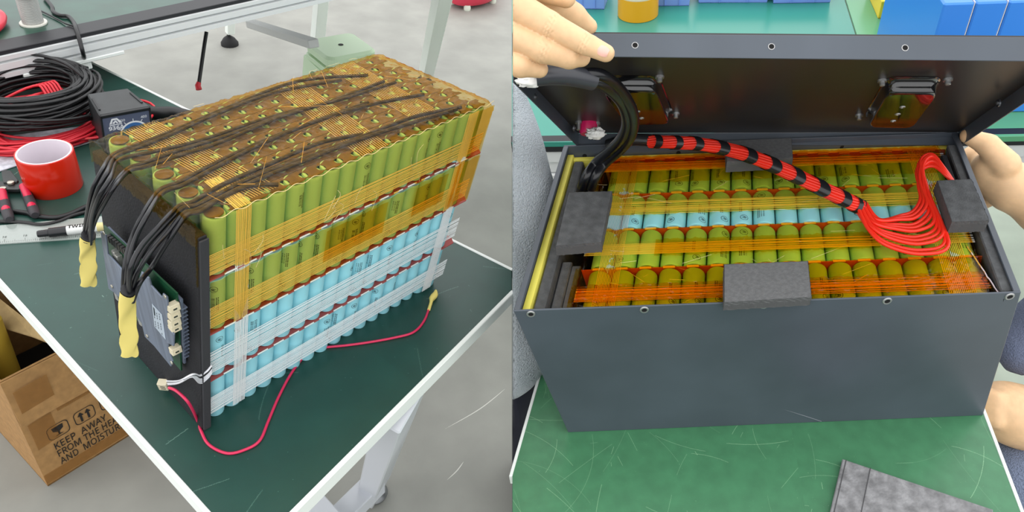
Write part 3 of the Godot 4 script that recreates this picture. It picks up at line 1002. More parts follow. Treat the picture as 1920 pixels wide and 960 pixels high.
	for k in 20 * 34:
		var a := TAU * k / 20.0
		pts.append(so + Vector3(cos(a) * 0.0165, 0.004 + 0.047 * k / (20.0 * 34), sin(a) * 0.0165))
	wm.tube(pts, 0.0009, 5)
	wm.lathe(sx, [Vector2(0.0163, 0.003), Vector2(0.0163, 0.052)], 24)
	part("solder_wire", wm, mat("tin", rgb(176, 176, 172), 0.35, 0.6), sp)
	# red grip at the bench edge
	var gm := M.new()
	gm.tube(smooth([Vector3(0.1775, 0.112, -0.9724), Vector3(0.1909, 0.112, -0.976), Vector3(0.1929, 0.112, -0.9561), Vector3(0.1883, 0.11, -0.941), Vector3(0.1779, 0.108, -0.9243), Vector3(0.1616, 0.108, -0.906), Vector3(0.1502, 0.108, -0.9022)], 5), 0.0068, 10)
	solo(P, "red_grip", gm, mat("glossy_red", rgb(214, 44, 66), 0.3), "curved red rubber grip of a tool lying on the long bench", "tool grip", Vector3(0.1792, 0.1, -0.9363))
	# roll of red film tape
	var tc := Vector3(0.0783, 0, -0.5498)
	var rt := thing(P, "tape_roll", "wide roll of glossy red tape standing on the dark green table", "tape roll", tc)
	var tr_ := 0.0386
	var hh := 0.06
	var lx := Transform3D(Basis(), tc)
	lx.basis = Basis(Vector3(1, 0, 0), Vector3(0.0, 1, 0.02), Vector3(0, 0, 1))
	var rb := M.new()
	rb.lathe(lx, [Vector2(tr_ - 0.003, 0.0), Vector2(tr_ - 0.0005, 0.0), Vector2(tr_, 0.001), Vector2(tr_, hh - 0.001), Vector2(tr_ - 0.0005, hh), Vector2(tr_ - 0.0025, hh)], 48)
	part("tape", rb, mat("glossy_red_tape", rgb(196, 34, 10), 0.16), rt)
	var co := M.new()
	co.lathe(lx, [Vector2(tr_ - 0.0022, 0.0), Vector2(tr_ - 0.0022, hh + 0.0004), Vector2(tr_ - 0.0045, hh + 0.0004), Vector2(tr_ - 0.0045, 0.0)], 48)
	part("core", co, mat("white_core", rgb(226, 216, 224), 0.6), rt)
	pliers()
	# cables on the table
	for q in [[[Vector3(-0.0773, 0.003, -0.6101), Vector3(0.0101, 0.003, -0.5131), Vector3(0.0233, 0.003, -0.4896), Vector3(0.0413, 0.003, -0.4673), Vector3(0.0606, 0.003, -0.4613), Vector3(0.089, 0.003, -0.4657), Vector3(0.1118, 0.003, -0.4647)], 0.0034, "upper black cable curving across the table below the red tape roll"], [[Vector3(-0.0901, 0.003, -0.5696), Vector3(-0.0021, 0.003, -0.4908), Vector3(0.0212, 0.003, -0.4623), Vector3(0.0427, 0.003, -0.454), Vector3(0.0654, 0.003, -0.4554), Vector3(0.1003, 0.003, -0.4489)], 0.0026, "lower black cable running just above the clear ruler"]]:
		var m := M.new()
		m.tube(smooth(q[0], 6), q[1], 8)
		solo(P, "table_cable", m, black, q[2], "cable", q[0][2])
	# ruler with ticks, marker pen on it
	var ra := Vector3(-0.0993, 0, -0.5436)
	var r1 := Vector3(0.0941, 0, -0.4295)
	var r2 := Vector3(0.073, 0, -0.3811)
	var r3 := Vector3(-0.1113, 0, -0.5054)
	var ru := thing(P, "clear_ruler", "clear plastic ruler with black ticks lying on the green table", "ruler", r2)
	var rmm := M.new()
	rmm.slab([ra, r1, r2, r3], Vector3(0, 0.0022, 0), 0.0004)
	var acr := clear("acrylic", 0.32, rgb(205, 214, 208), 0.12)
	part("blade", rmm, acr, ru)
	var ti := M.new()
	for k in 90:
		var e := float(k) / 90.0
		var a := r3.lerp(r2, e) + Vector3(0, 0.0024, 0)
		var b := ra.lerp(r1, e) + Vector3(0, 0.0024, 0)
		var l := 0.2 if k % 10 == 0 else (0.15 if k % 5 == 0 else 0.1)
		ti.bar(a.lerp(b, 0.04), a.lerp(b, l), 0.0003, 0.0001, r2 - r3)
		if k % 10 == 0 and k > 0:
			ti.text(str(20 - k / 10), 0.004, frame(a.lerp(b, 0.32), r2 - r3, b - a), 0.0001)
	part("ticks", ti, mat("black_ink", rgb(28, 24, 20), 0.8), ru)
	var ma := Vector3(0.0075, 0.0085, -0.4342)
	var mb := Vector3(0.0812, 0.0085, -0.3955)
	var mk := thing(P, "marker_pen", "black and white marker pen lying on the clear ruler", "marker", ma)
	var dir := (mb - ma)
	var mx := frame(ma, dir.cross(Vector3.UP), dir)
	var L := dir.length()
	var c1 := M.new()
	c1.lathe(mx, [Vector2(0, 0), Vector2(0.0042, 0.0), Vector2(0.0048, 0.002), Vector2(0.005, L * 0.16), Vector2(0.0064, L * 0.17), Vector2(0.0066, L * 0.43), Vector2(0, L * 0.43)], 20)
	part("cap", c1, mat("black_plastic", rgb(22, 22, 26), 0.35), mk)
	var c2 := M.new()
	c2.lathe(mx, [Vector2(0, L * 0.43), Vector2(0.0062, L * 0.43), Vector2(0.0062, L * 0.88), Vector2(0, L * 0.88)], 20)
	part("barrel", c2, mat("white_plastic", rgb(222, 222, 220), 0.4), mk)
	var c3 := M.new()
	c3.lathe(mx, [Vector2(0, L * 0.88), Vector2(0.0064, L * 0.88), Vector2(0.0056, L), Vector2(0, L)], 20)
	part("end_cap", c3, mat("cream_plastic", rgb(214, 200, 140), 0.45), mk)
	var c4 := M.new()
	c4.text("TWIN", 0.0068, frame(ma + dir * 0.6 + Vector3(0, 0.0062, 0.0), dir, Vector3(0.1, 0, -1)), 0.0004, true)
	part("lettering", c4, mat("black_ink", rgb(28, 24, 20), 0.8), mk)
	# red wire with the pale tip and its plug
	red_lead()

func pliers() -> void:
	var P := LEFT_BENCH
	var y := 0.006
	var t := thing(P, "wire_stripper", "wire stripper with red and black handles and dark steel jaws on the table", "pliers", Vector3(0.029, 0, -0.5776))
	var steel := mat("dark_tool_steel", rgb(70, 72, 72), 0.4, 0.6)
	var up := Vector3(0, 0.005, 0)
	var j := M.new()
	j.slab([Vector3(0.0323, 0.008, -0.6142), Vector3(0.0391, 0.008, -0.6165), Vector3(0.0435, 0.008, -0.6089), Vector3(0.041, 0.008, -0.5761), Vector3(0.0376, 0.008, -0.5732), Vector3(0.0233, 0.008, -0.5832)], up, 0.0006)
	part("jaw", j, steel, t)
	var j2 := M.new()
	j2.slab([Vector3(0.0255, 0.005, -0.5913), Vector3(0.0416, 0.005, -0.5817), Vector3(0.0498, 0.005, -0.5653), Vector3(0.0464, 0.005, -0.5568), Vector3(0.0325, 0.005, -0.5571), Vector3(0.0183, 0.005, -0.569), Vector3(0.0097, 0.005, -0.5726), Vector3(0.0156, 0.005, -0.5995)], up, 0.0006)
	part("jaw", j2, steel, t)
	for q in [Vector3(0.0307, 0.013, -0.5763), Vector3(0.0172, 0.011, -0.5709)]:
		var p := M.new()
		p.lathe(Transform3D(Basis(), q), [Vector2(0.0048, -0.002), Vector2(0.0048, 0.001), Vector2(0.0036, 0.002), Vector2(0, 0.002)], 12)
		part("pivot", p, mat("bright_steel", rgb(186, 182, 170), 0.3, 0.8), t)
	var rubber := mat("dark_grip", rgb(48, 46, 50), 0.6)
	var red := mat("crimson_grip", rgb(200, 30, 68), 0.45)
	for h in [[[Vector3(0.0414, 0.008, -0.5625), Vector3(0.0356, 0.008, -0.5338), Vector3(0.029, 0.008, -0.5034), Vector3(0.0236, 0.008, -0.48)], 1], [[Vector3(0.014, 0.008, -0.5667), Vector3(0.0077, 0.008, -0.5428), Vector3(0.0005, 0.008, -0.517), Vector3(-0.0054, 0.008, -0.4911)], 2]]:
		var p := smooth(h[0], 6)
		var m := M.new()
		m.tube(p, [0.006, 0.0062, 0.0064, 0.0066, 0.0068, 0.007, 0.007, 0.007, 0.007, 0.0072, 0.0072, 0.0072, 0.0072, 0.0072, 0.0072, 0.007, 0.0068, 0.0064, 0.005], 12)
		part("handle", m, rubber, t)
		for s in [[0, 9], [11, 15]]:
			var g := M.new()
			var q := shifted(p.slice(s[0], s[1]), Vector3(0, 0.0024, 0.0))
			var rr := []
			for k in q.size(): rr.append(0.0058 if k > 0 and k < q.size() - 1 else 0.004)
			g.tube(q, rr, 12)
			part("grip_inlay", g, red, t)

func red_lead() -> void:
	var P := LEFT_BENCH
	var pc := Vector3(-0.0107, 0.013, -0.068)
	var t := thing(P, "sense_lead", "small white plug on a bundle of white wires looped around the pack's lower corner", "connector lead", Vector3(-0.0065, 0, -0.0803))
	var pm := M.new()
	var fx := frame(pc, Vector3(-0.0057, 0.013, -0.0622) - pc, Vector3(0, 1, 0.3))
	pm.box(fx, Vector3(0.0105, 0.0125, 0.008), 0.0006)
	part("plug", pm, mat("beige_nylon", rgb(216, 206, 178), 0.5), t)
	var pd := M.new()
	for k in 2: pd.box(fx * Transform3D(Basis(), Vector3(0.0005, -0.0025 + k * 0.004, 0.004)), Vector3(0.005, 0.0012, 0.0006))
	part("slot", pd, mat("dark_hole", rgb(40, 48, 40), 0.8), t)
	for k in 5:
		var m := M.new()
		var o := Vector3(0, 0.0012 * k, 0.0006 * k)
		var e := pk(0.004, 0.318 + 0.01 * k, -0.04)
		var pth := [pc + Vector3(0.004, -0.003 + k * 0.0014, 0.0), Vector3(-0.026, 0.095, 0.0173) + o, Vector3(-0.022, 0.1209, 0.0425) + o, pk(-0.03, 0.295 + 0.01 * k, -0.036), pk(-0.012, 0.31 + 0.01 * k, -0.05), e]
		m.tube(smooth(pth, 5), 0.0011, 6)
		part("wire", m, mat("white_wire", rgb(226, 226, 232), 0.45) if k != 3 else mat("black_cable", rgb(20, 20, 22), 0.45), t)
	var r := thing(P, "red_lead", "thin red wire with a yellow taped tip winding across the dark green table", "wire", Vector3(-0.0067, 0, 0.0522))
	var rm := M.new()
	rm.tube(smooth([Vector3(-0.024, 0.0593, -0.0166), Vector3(-0.022, 0.0628, -0.0034), Vector3(-0.02, 0.0576, 0.0138), Vector3(-0.0083, 0.003, -0.005), Vector3(-0.0124, 0.002, 0.008), Vector3(-0.0162, 0.002, 0.0298), Vector3(-0.0089, 0.002, 0.0522), Vector3(0.0069, 0.002, 0.0609), Vector3(0.0242, 0.002, 0.0612), Vector3(0.0454, 0.002, 0.0455), Vector3(0.0732, 0.002, 0.0243), Vector3(0.1051, 0.002, 0.0037), Vector3(0.1338, 0.002, -0.0088), Vector3(0.1544, 0.002, -0.007), Vector3(0.1784, 0.002, 0.009), Vector3(0.2033, 0.002, 0.0245), Vector3(0.2331, 0.002, 0.0404), Vector3(0.2568, 0.002, 0.0491), Vector3(0.281, 0.002, 0.043), Vector3(0.3047, 0.002, 0.0282)], 6), 0.0016, 8)
	part("wire", rm, mat("crimson_wire", rgb(206, 40, 84), 0.4), r)
	var tm := M.new()
	tm.tube(smooth([Vector3(0.2997, 0.003, 0.0323), Vector3(0.3113, 0.003, 0.0242), Vector3(0.3175, 0.004, 0.0197), Vector3(0.3268, 0.004, 0.0163), Vector3(0.3335, 0.004, 0.0104)], 3), [0.0022, 0.0022, 0.0022, 0.0022, 0.0024, 0.003, 0.0042, 0.0046, 0.0046, 0.004, 0.003, 0.0022, 0.0012], 8)
	part("taped_tip", tm, mat("masking_tape", rgb(232, 214, 120), 0.7), r)

func tall_pack() -> void:
	var P := LEFT_BENCH
	var t := thing(P, "battery_pack", "tall battery pack of blue cells wrapped in amber film and clear filament tape", "battery pack", pk(0.5, 0, 0.5))
	var n := 17
	var rows := 9
	var r := 0.0101
	var hl := [0.0, 0.25, 0.5, 0.757]
	var lh := 0.232
	var upv := (pk(0.3, 1, 0.3) - pk(0.3, 0, 0.3))
	var cl := upv.length() * lh
	var made := cell_meshes(r, cl)
	var wrap := mat("sky_blue_sleeve", rgb(152, 216, 228), 0.42)
	var tin := mat("cell_cap", rgb(170, 170, 165), 0.35, 0.8)
	var ink := mat("cell_print", rgb(24, 40, 52), 0.7)
	var cellx := func(c: int, row: int, lay: int) -> Transform3D:
		var l: float = 0.045 + (c + (0.5 if row % 2 == 1 else 0.0)) * 0.9 / (n - 1) 
		l = 0.043 + (c + (0.5 if row % 2 == 1 else 0.0)) * 0.0572
		var w: float = 0.055 + row * 0.1115
		var a := pk(l, hl[lay] + 0.002, w)
		var b := pk(l, hl[lay] + 0.002 + lh, w)
		var y := (b - a).normalized()
		var x := (pk(1, 0.5, w) - pk(0, 0.5, w)).normalized()
		x = (x - y * x.dot(y)).normalized()
		return Transform3D(Basis(x, y, x.cross(y)), a)
	for lay in 4:
		for row in rows:
			if lay < 3 and row > 1: continue
			for c in n:
				if row % 2 == 1 and c == n - 1: continue
				var x: Transform3D = cellx.call(c, row, lay)
				var turn := rng.randf_range(-2.6, 2.6)
				var o := inst("battery_cell", made[0], wrap, t, x)
				if lay == 3: inst("terminal", made[1], tin, o, Transform3D(), true)
				if row == 0 and absf(turn) < 1.3: inst("print", made[2][rng.randi() % 3], ink, o, Transform3D(Basis(Vector3.UP, turn), Vector3.ZERO), true)
	# insulating sheets between the layers
	var fish := mat("red_insulation", rgb(214, 104, 100), 0.8, 0.0, tex["speck"], 0.02)
	for k in 3:
		var m := M.new()
		var h: float = hl[k + 1] - 0.0065
		m.slab([pk(0.002, h, -0.012), pk(1.012, h, -0.014), pk(1.03, h, 0.04), pk(1.0, h, 1.0), pk(0.0, h, 1.0)], Vector3(0, 0.0011, 0))
		part("separator", m, fish, t)
		var em := M.new()
		for c in n - 1:
			var l := 0.043 + (c + 0.5) * 0.0572
			em.bar(pk(l - 0.02, h + 0.006, -0.0135), pk(l + 0.016, h + 0.0055, -0.0135), 0.0007, 0.0013, Vector3(0, 0, 1))
		part("separator_edge", em, mat("white_edge", rgb(232, 236, 232), 0.5), t)
	# nickel strips over the cell tops, notched so that the sleeves show between them
	var nick := mat("nickel", rgb(112, 99, 80), 0.65, 0.0, tex["mottle"], 0.08)
	var ht := 0.9945
	for row in rows:
		for c in n:
			if row % 2 == 1 and c == n - 1: continue
			if c == 0 and row % 2 == 0: continue
			var l := 0.043 + (c + (0.5 if row % 2 == 1 else 0.0)) * 0.0572
			var w := 0.055 + row * 0.1115
			var hwL := 0.0281
			var hwW := 0.0545
			var pts := []
			var poly := [Vector2(-hwL, -hwW * 0.98), Vector2(hwL, -hwW * 0.98)]
			for k in 7:
				var a := -PI / 2 + PI * k / 6.0
				poly.append(Vector2(hwL - cos(a) * 0.0115, sin(a) * hwW * 0.5))
			poly.append(Vector2(hwL, hwW * 0.98)); poly.append(Vector2(-hwL, hwW * 0.98))
			for k in 7:
				var a := PI / 2 - PI * k / 6.0
				poly.append(Vector2(-hwL + cos(a) * 0.0115, sin(a) * hwW * 0.5))
			if row == 0:
				poly[0] = Vector2(-hwL * 0.55, -hwW * 0.8); poly[1] = Vector2(hwL * 0.55, -hwW * 0.8)
				poly.insert(2, Vector2(hwL, -hwW * 0.55))
				poly.append(Vector2(-hwL, -hwW * 0.55))
			for q in poly: pts.append(pk(l + q.x, ht, w + q.y))
			var m := M.new()
			m.slab(pts, Vector3(0, 0.0004, 0))
			part("nickel_strip", m, nick, t)
	# end discs on the first column
	for row in range(0, rows, 2):
		var m := M.new()
		m.lathe(Transform3D(Basis(), pk(0.043, ht, 0.055 + row * 0.1115)), [Vector2(0.0084, -0.0002), Vector2(0.0084, 0.0006), Vector2(0.002, 0.0006), Vector2(0, 0.001)], 20)
		part("end_disc", m, nick, t)
	# black foam board on the end
	var foam := mat("black_board", rgb(26, 27, 33), 0.8, 0.0, tex["mottle"], 0.15, tex["pits"], 0.05)
	var fb := M.new()
	fb.hexa(block(pk, Vector3(-0.024, -0.001, -0.03), Vector3(0.0, 0.965, 1.0)), 0.001)
	part("foam_board", fb, foam, t)
	var fl := M.new()
	fl.hexa(block(pk, Vector3(-0.0235, 0.0, -0.042), Vector3(0.002, 0.955, -0.03)), 0.0008)
	part("foam_edge", fl, mat("grey_foam", rgb(86, 87, 92), 0.95, 0.0, tex["grain"], 0.02, tex["speck"], 0.15), t)
	# amber film: top sheet falling over the edges, a lower band, and a few doubled patches
	var am := film("amber_film", rgb(248, 193, 82))
	var fn := FastNoiseLite.new()
	fn.seed = 4
	fn.frequency = 9.0
	var fr := FastNoiseLite.new()
	fr.seed = 8
	fr.frequency = 14.0
	fr.fractal_type = FastNoiseLite.FRACTAL_RIDGED
	fr.fractal_octaves = 3
	var m1 := M.new()
	m1.grid(func(u: float, v: float) -> Vector3:
		var l := lerpf(-0.03, 0.996, u)
		var edge := (0.008 + 0.008 * fr.get_noise_2d(u * 3.0, v * 2.0 + 7.0))
		var rip := 0.0016 * fn.get_noise_2d(u * 4.0, v * 3.0) + 0.0016 * fr.get_noise_2d(u * 2.4, v * 1.4)
		if v < 0.34:
			# front skirt: follows the round cell faces
			var hgt := lerpf(0.765 + 0.03 * fn.get_noise_2d(u * 2.0, 3.0), 1.012, v / 0.34)
			var ph := fposmod((l - 0.043) / 0.0572 + 0.5, 1.0) - 0.5
			var in_ := 0.0022 * absf(ph) * 2.0 * clampf((l - 0.02) * 40.0, 0.0, 1.0)
			return pk(l, hgt, -0.024) + Vector3(rip * 0.3, -0.012 * pow(clampf((u - 0.95) / 0.05, 0.0, 1.0), 2.0) * v / 0.34, -in_ + rip * 0.25)
		if v < 0.38:
			var a := (v - 0.34) / 0.04 * PI / 2
			return pk(l, 1.012 + 0.016 * sin(a), -0.024 + 0.02 * (1.0 - cos(a))) + Vector3(0, -0.012 * pow(clampf((u - 0.95) / 0.05, 0.0, 1.0), 2.0), 0)
		var w := lerpf(-0.004, 1.002, (v - 0.38) / 0.62)
		var drop := 0.0
		if u < 0.04: drop = -0.0025 * (0.04 - u) / 0.04
		if u > 0.95: drop -= 0.012 * pow((u - 0.95) / 0.05, 2.0)
		if v > 0.95: drop -= 0.012 * pow((v - 0.95) / 0.05, 2.0)
		return pk(l, 1.028, w) + Vector3(0, rip + drop + edge * 0.12, 0), 190, 120, true)
	part("film", m1, am, t)
	var m2 := M.new()
	m2.grid(func(u: float, v: float) -> Vector3:
		var l := lerpf(0.012, 1.012, u)
		var hgt := lerpf(0.505 + 0.008 * fn.get_noise_2d(u * 2.0, 9.0), 0.742, v)
		var ph := fposmod((l - 0.043) / 0.0572 + 0.5, 1.0) - 0.5
		return pk(l, hgt, -0.02) + Vector3(0, 0, -0.002 * absf(ph) * 2.0 + 0.0003 * fn.get_noise_2d(u * 30.0, v * 8.0)), 136, 12, true)
	part("film", m2, am, t)
	for q in [[0.37, 0.6, 0.58, 0.735], [0.72, 0.86, 0.585, 0.73], [0.9, 1.0, 0.52, 0.76], [0.93, 1.0, 0.76, 0.995]]:
		var m := M.new()
		m.grid(func(u: float, v: float) -> Vector3:
			return pk(lerpf(q[0], q[1], u), lerpf(q[2], q[3], v) + 0.006 * fn.get_noise_2d(u * 2.0, 1.0), -0.027) + Vector3(0, 0, 0.0004 * fn.get_noise_2d(u * 20.0, v * 5.0)), 20, 6, true)
		part("film_patch", m, am, t)
	var m5 := M.new()
	m5.grid(func(u: float, v: float) -> Vector3:
		return pk(-0.028 - 0.0015 * fr.get_noise_2d(u * 0.9, v * 0.6), lerpf(0.93 + 0.02 * fn.get_noise_2d(u * 4.0, 5.0), 1.026, v), lerpf(-0.03, 1.0, u)), 60, 10, false)
	part("film_overhang", m5, film("amber_film", Color.WHITE), t)
	# filament tape: clear strip with parallel fibres
	var tape := clear("clear_tape", 0.06, Color.WHITE, 0.08)
	var fib := mat("glass_fibre", rgb(238, 240, 240), 0.5)
	for b in [[0.772, 0.862, 0.0], [0.525, 0.625, 0.0], [0.295, 0.41, 0.0], [0.06, 0.16, 0.0]]:
		var under: bool = b[0] > 0.5
		var wz := -0.005 if under else -0.018
		var path := func(u: float, h: float) -> Vector3:
			return pk(lerpf(-0.02, 1.0, u), h, wz)
		var m := M.new()
		m.grid(func(u: float, v: float) -> Vector3: return path.call(u, lerpf(b[0], b[1], v)), 40, 2, true)
		part("filament_tape", m, tape, t)
		var g := M.new()
		for k in 14:
			var h := lerpf(b[0], b[1], (k + 0.5 + rng.randf_range(-0.2, 0.2)) / 14.0)
			g.bar(path.call(0.0, h) + Vector3(0, 0, 0.0002), path.call(1.0, h + rng.randf_range(-0.003, 0.003)) + Vector3(0, 0, 0.0002), 0.00052, 0.0004, Vector3(0, 1, 0))
		part("tape_fibre", g, fib, t).set_meta("kind", "stuff")
	for b in [[0.082, 0.125, 0.03, 1.0], [0.895, 0.94, 0.02, 0.99]]:
		var m := M.new()
		m.grid(func(u: float, v: float) -> Vector3: return pk(lerpf(b[0], b[1], u), lerpf(b[2], b[3], v), -0.0085 if v > 0.5 else -0.0195), 4, 10, true)
		part("filament_tape", m, tape, t)
		var g := M.new()
		for k in 12:
			var l := lerpf(b[0], b[1], (k + 0.5 + rng.randf_range(-0.2, 0.2)) / 12.0)
			g.bar(pk(l, b[2], -0.0205), pk(l, 0.5, -0.0205), 0.0006, 0.0004, Vector3(1, 0, 0))
			g.bar(pk(l, 0.5, -0.0098), pk(l, b[3], -0.0098), 0.0006, 0.0004, Vector3(1, 0, 0))
			if b[0] < 0.5:
				g.bar(pk(l, 1.004, -0.006), pk(l + 0.01, 1.004, 0.3), 0.0006, 0.0003, Vector3(1, 0, 0))
		part("tape_fibre", g, fib, t).set_meta("kind", "stuff")
	# straps of fibre across the top
	for q in [[0.17, 0.03, 0.12, 1.0], [0.52, 0.0, 0.6, 0.95], [0.78, 0.1, 0.83, 1.0]]:
		var g := M.new()
		for k in 14:
			var o := (k - 7) * 0.0075
			g.bar(pk(q[0] + o, 1.003, q[1]), pk(q[2] + o, 1.003, q[3]), 0.0003, 0.0003, Vector3(1, 0, 0))
		part("tape_fibre", g, fib, t).set_meta("kind", "stuff")
	# film creases as thin ridges, their glints painted in as pale colour
	var crease := clear("film_crease_glint", 0.55, rgb(246, 226, 170), 0.3)
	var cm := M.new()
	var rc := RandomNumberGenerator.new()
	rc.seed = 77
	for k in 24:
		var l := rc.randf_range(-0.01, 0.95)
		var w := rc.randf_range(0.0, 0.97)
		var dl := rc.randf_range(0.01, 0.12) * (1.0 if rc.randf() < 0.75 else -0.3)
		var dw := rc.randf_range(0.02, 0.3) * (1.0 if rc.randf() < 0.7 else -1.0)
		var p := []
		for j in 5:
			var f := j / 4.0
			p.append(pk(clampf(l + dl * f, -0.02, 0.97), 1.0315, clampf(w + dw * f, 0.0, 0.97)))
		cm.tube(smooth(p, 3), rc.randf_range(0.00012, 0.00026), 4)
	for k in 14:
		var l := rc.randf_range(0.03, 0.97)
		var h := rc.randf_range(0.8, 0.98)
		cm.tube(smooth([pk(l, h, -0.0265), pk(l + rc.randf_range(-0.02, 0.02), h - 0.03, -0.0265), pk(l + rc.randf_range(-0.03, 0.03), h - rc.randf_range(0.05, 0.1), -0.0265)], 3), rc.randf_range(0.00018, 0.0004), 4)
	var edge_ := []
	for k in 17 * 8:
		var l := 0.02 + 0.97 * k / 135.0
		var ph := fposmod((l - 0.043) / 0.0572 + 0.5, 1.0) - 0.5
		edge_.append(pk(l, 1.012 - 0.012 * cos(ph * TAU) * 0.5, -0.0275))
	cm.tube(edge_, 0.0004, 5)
	part("film_crease_glint", cm, crease, t).set_meta("kind", "stuff")
	protection_board()
	power_leads()

func protection_board() -> void:
	var P := LEFT_BENCH
	var t := thing(P, "protection_board", "battery protection board with blue grey metal plate, fastened to the black end board", "circuit board", Vector3(-0.018, 0.1648, -0.0369))
	var plate := mat("plate_metal", rgb(132, 144, 166), 0.42, 0.4, tex["brushed"], 0.2)
	var m := M.new()
	m.slab([Vector3(-0.018, 0.212, -0.098), Vector3(-0.018, 0.2139, -0.0864), Vector3(-0.018, 0.186, -0.0955), Vector3(-0.018, 0.1831, -0.0724), Vector3(-0.018, 0.1772, -0.044), Vector3(-0.018, 0.2088, -0.0213), Vector3(-0.018, 0.2096, -0.0076), Vector3(-0.018, 0.2011, -0.0071), Vector3(-0.018, 0.1983, 0.0106), Vector3(-0.018, 0.2057, 0.0151), Vector3(-0.018, 0.206, 0.0225), Vector3(-0.018, 0.1986, 0.0209), Vector3(-0.018, 0.1587, 0.007), Vector3(-0.018, 0.1565, 0.0177), Vector3(-0.018, 0.1353, 0.0096), Vector3(-0.018, 0.1306, -0.0027), Vector3(-0.018, 0.1189, -0.0057), Vector3(-0.018, 0.1059, -0.0022), Vector3(-0.018, 0.0926, -0.0097), Vector3(-0.018, 0.0996, -0.0393), Vector3(-0.018, 0.0995, -0.0585), Vector3(-0.018, 0.1193, -0.0571), Vector3(-0.018, 0.1266, -0.0734), Vector3(-0.018, 0.1268, -0.093), Vector3(-0.018, 0.1259, -0.1102), Vector3(-0.018, 0.1229, -0.1242)], Vector3(-0.0016, 0, 0), 0.0004)
	part("metal_plate", m, plate, t)
	var pcb := M.new()
	pcb.slab([Vector3(-0.009, 0.2066, -0.1128), Vector3(-0.009, 0.2051, 0.0224), Vector3(-0.009, 0.0791, -0.0108), Vector3(-0.009, 0.0987, -0.1303)], Vector3(-0.0016, 0, 0))
	part("circuit_board", pcb, mat("green_board", rgb(24, 92, 58), 0.4, 0.0, tex["grain"], 0.05), t)
	var hs := M.new()
	hs.slab([Vector3(-0.0055, 0.2045, -0.1113), Vector3(-0.0055, 0.196, 0.0224), Vector3(-0.0055, 0.0922, -0.0046), Vector3(-0.0055, 0.1043, -0.1186)], Vector3(-0.003, 0, 0), 0.0006)
	part("heat_sink", hs, plate, t)
	for k in 14:
		var f := M.new()
		var a := Vector3(-0.005, 0.1809, 0.0149).lerp(Vector3(-0.005, 0.1039, -0.0038), k / 13.0)
		f.box(Transform3D(Basis(), a), Vector3(0.006, 0.0016, 0.008), 0.0002)
		part("fin", f, plate, t)
	# white connectors on the near edge
	var nyl := mat("beige_nylon", rgb(216, 206, 178), 0.5)
	for q in [Vector3(-0.0145, 0.1892, 0.0187), Vector3(-0.0145, 0.1781, 0.0159), Vector3(-0.0145, 0.1667, 0.013), Vector3(-0.0145, 0.1587, 0.0112), Vector3(-0.0145, 0.1203, -0.0006)]:
		var c := M.new()
		c.box(Transform3D(Basis(), q), Vector3(0.01, 0.0085, 0.007), 0.0005)
		c.box(Transform3D(Basis(), q + Vector3(0, 0, 0.0037)), Vector3(0.006, 0.004, 0.001), 0.0002)
		var co := part("connector", c, nyl, t)
		var s := M.new()
		s.box(Transform3D(Basis(), q + Vector3(-0.0005, 0, 0.0044)), Vector3(0.0035, 0.0015, 0.0004))
		part("slot", s, mat("dark_hole", rgb(40, 48, 40), 0.8), co)
	# small parts on the board
	var chip := mat("black_chip", rgb(24, 24, 26), 0.4)
	for k in 7:
		var c := M.new()
		c.box(Transform3D(Basis(), Vector3(-0.0125, 0.1995, -0.0993).lerp(Vector3(-0.0125, 0.2019, -0.0667), k / 6.0)), Vector3(0.004, 0.008, 0.004), 0.0004)
		part("chip", c, chip, t)
	for q in [Vector3(-0.0135, 0.184, -0.0916), Vector3(-0.0135, 0.1818, -0.0862), Vector3(-0.0145, 0.1166, -0.1159), Vector3(-0.0145, 0.113, -0.0684), Vector3(-0.0135, 0.1749, -0.0598)]:
		var c := M.new()
		c.box(Transform3D(Basis(), q), Vector3(0.006, 0.012, 0.006), 0.0008)
		part("solder_post", c, mat("tin", rgb(190, 190, 188), 0.3, 0.85), t)
	for q in [Vector3(-0.0198, 0.2055, 0.0202), Vector3(-0.0198, 0.1028, -0.004), Vector3(-0.0198, 0.1349, -0.1103), Vector3(-0.0198, 0.2157, -0.0882), Vector3(-0.0198, 0.1067, -0.0501)]:
		var c := M.new()
		c.lathe(frame(q, Vector3(0, 0, 1), Vector3(-1, 0, 0)), [Vector2(0.0022, 0), Vector2(0.002, 0.0008), Vector2(0, 0.001)], 10)
		part("screw", c, mat("bright_steel", rgb(186, 182, 170), 0.3, 0.8), t)
	# printed label
	var l := [Vector3(-0.0198, 0.1741, -0.0149), Vector3(-0.0198, 0.1717, 0.0025), Vector3(-0.0198, 0.1345, -0.004), Vector3(-0.0198, 0.1387, -0.0234)]
	var lm := M.new()
	lm.slab(l, Vector3(-0.0002, 0, 0))
	var lo := part("sticker", lm, mat("grey_sticker", rgb(176, 190, 206), 0.5), t)
	var pr := M.new()
	var lp := func(u: float, v: float) -> Vector3:
		return l[0].lerp(l[1], u).lerp(l[3].lerp(l[2], u), v) + Vector3(-0.0004, 0, 0)
	for k in 6:
		for j in 6:
			if (k * 7 + j * 5 + k * j) % 3 == 0 or k < 4 and j > 0 and false: continue
	for k in 9:
		var v0 := 0.08 + 0.1 * k
		for c in 3:
			if (k + c) % 4 == 1: continue
			pr.face([lp.call(0.12 + c * 0.28, v0), lp.call(0.17 + c * 0.28, v0), lp.call(0.17 + c * 0.28, v0 + 0.07), lp.call(0.12 + c * 0.28, v0 + 0.06)], Vector3(-1, 0, 0))
	pr.face([lp.call(0.12, 0.1), lp.call(0.24, 0.1), lp.call(0.24, 0.4), lp.call(0.12, 0.38)], Vector3(-1, 0, 0))
	part("print", pr, mat("cell_print", rgb(24, 40, 52), 0.7), lo)

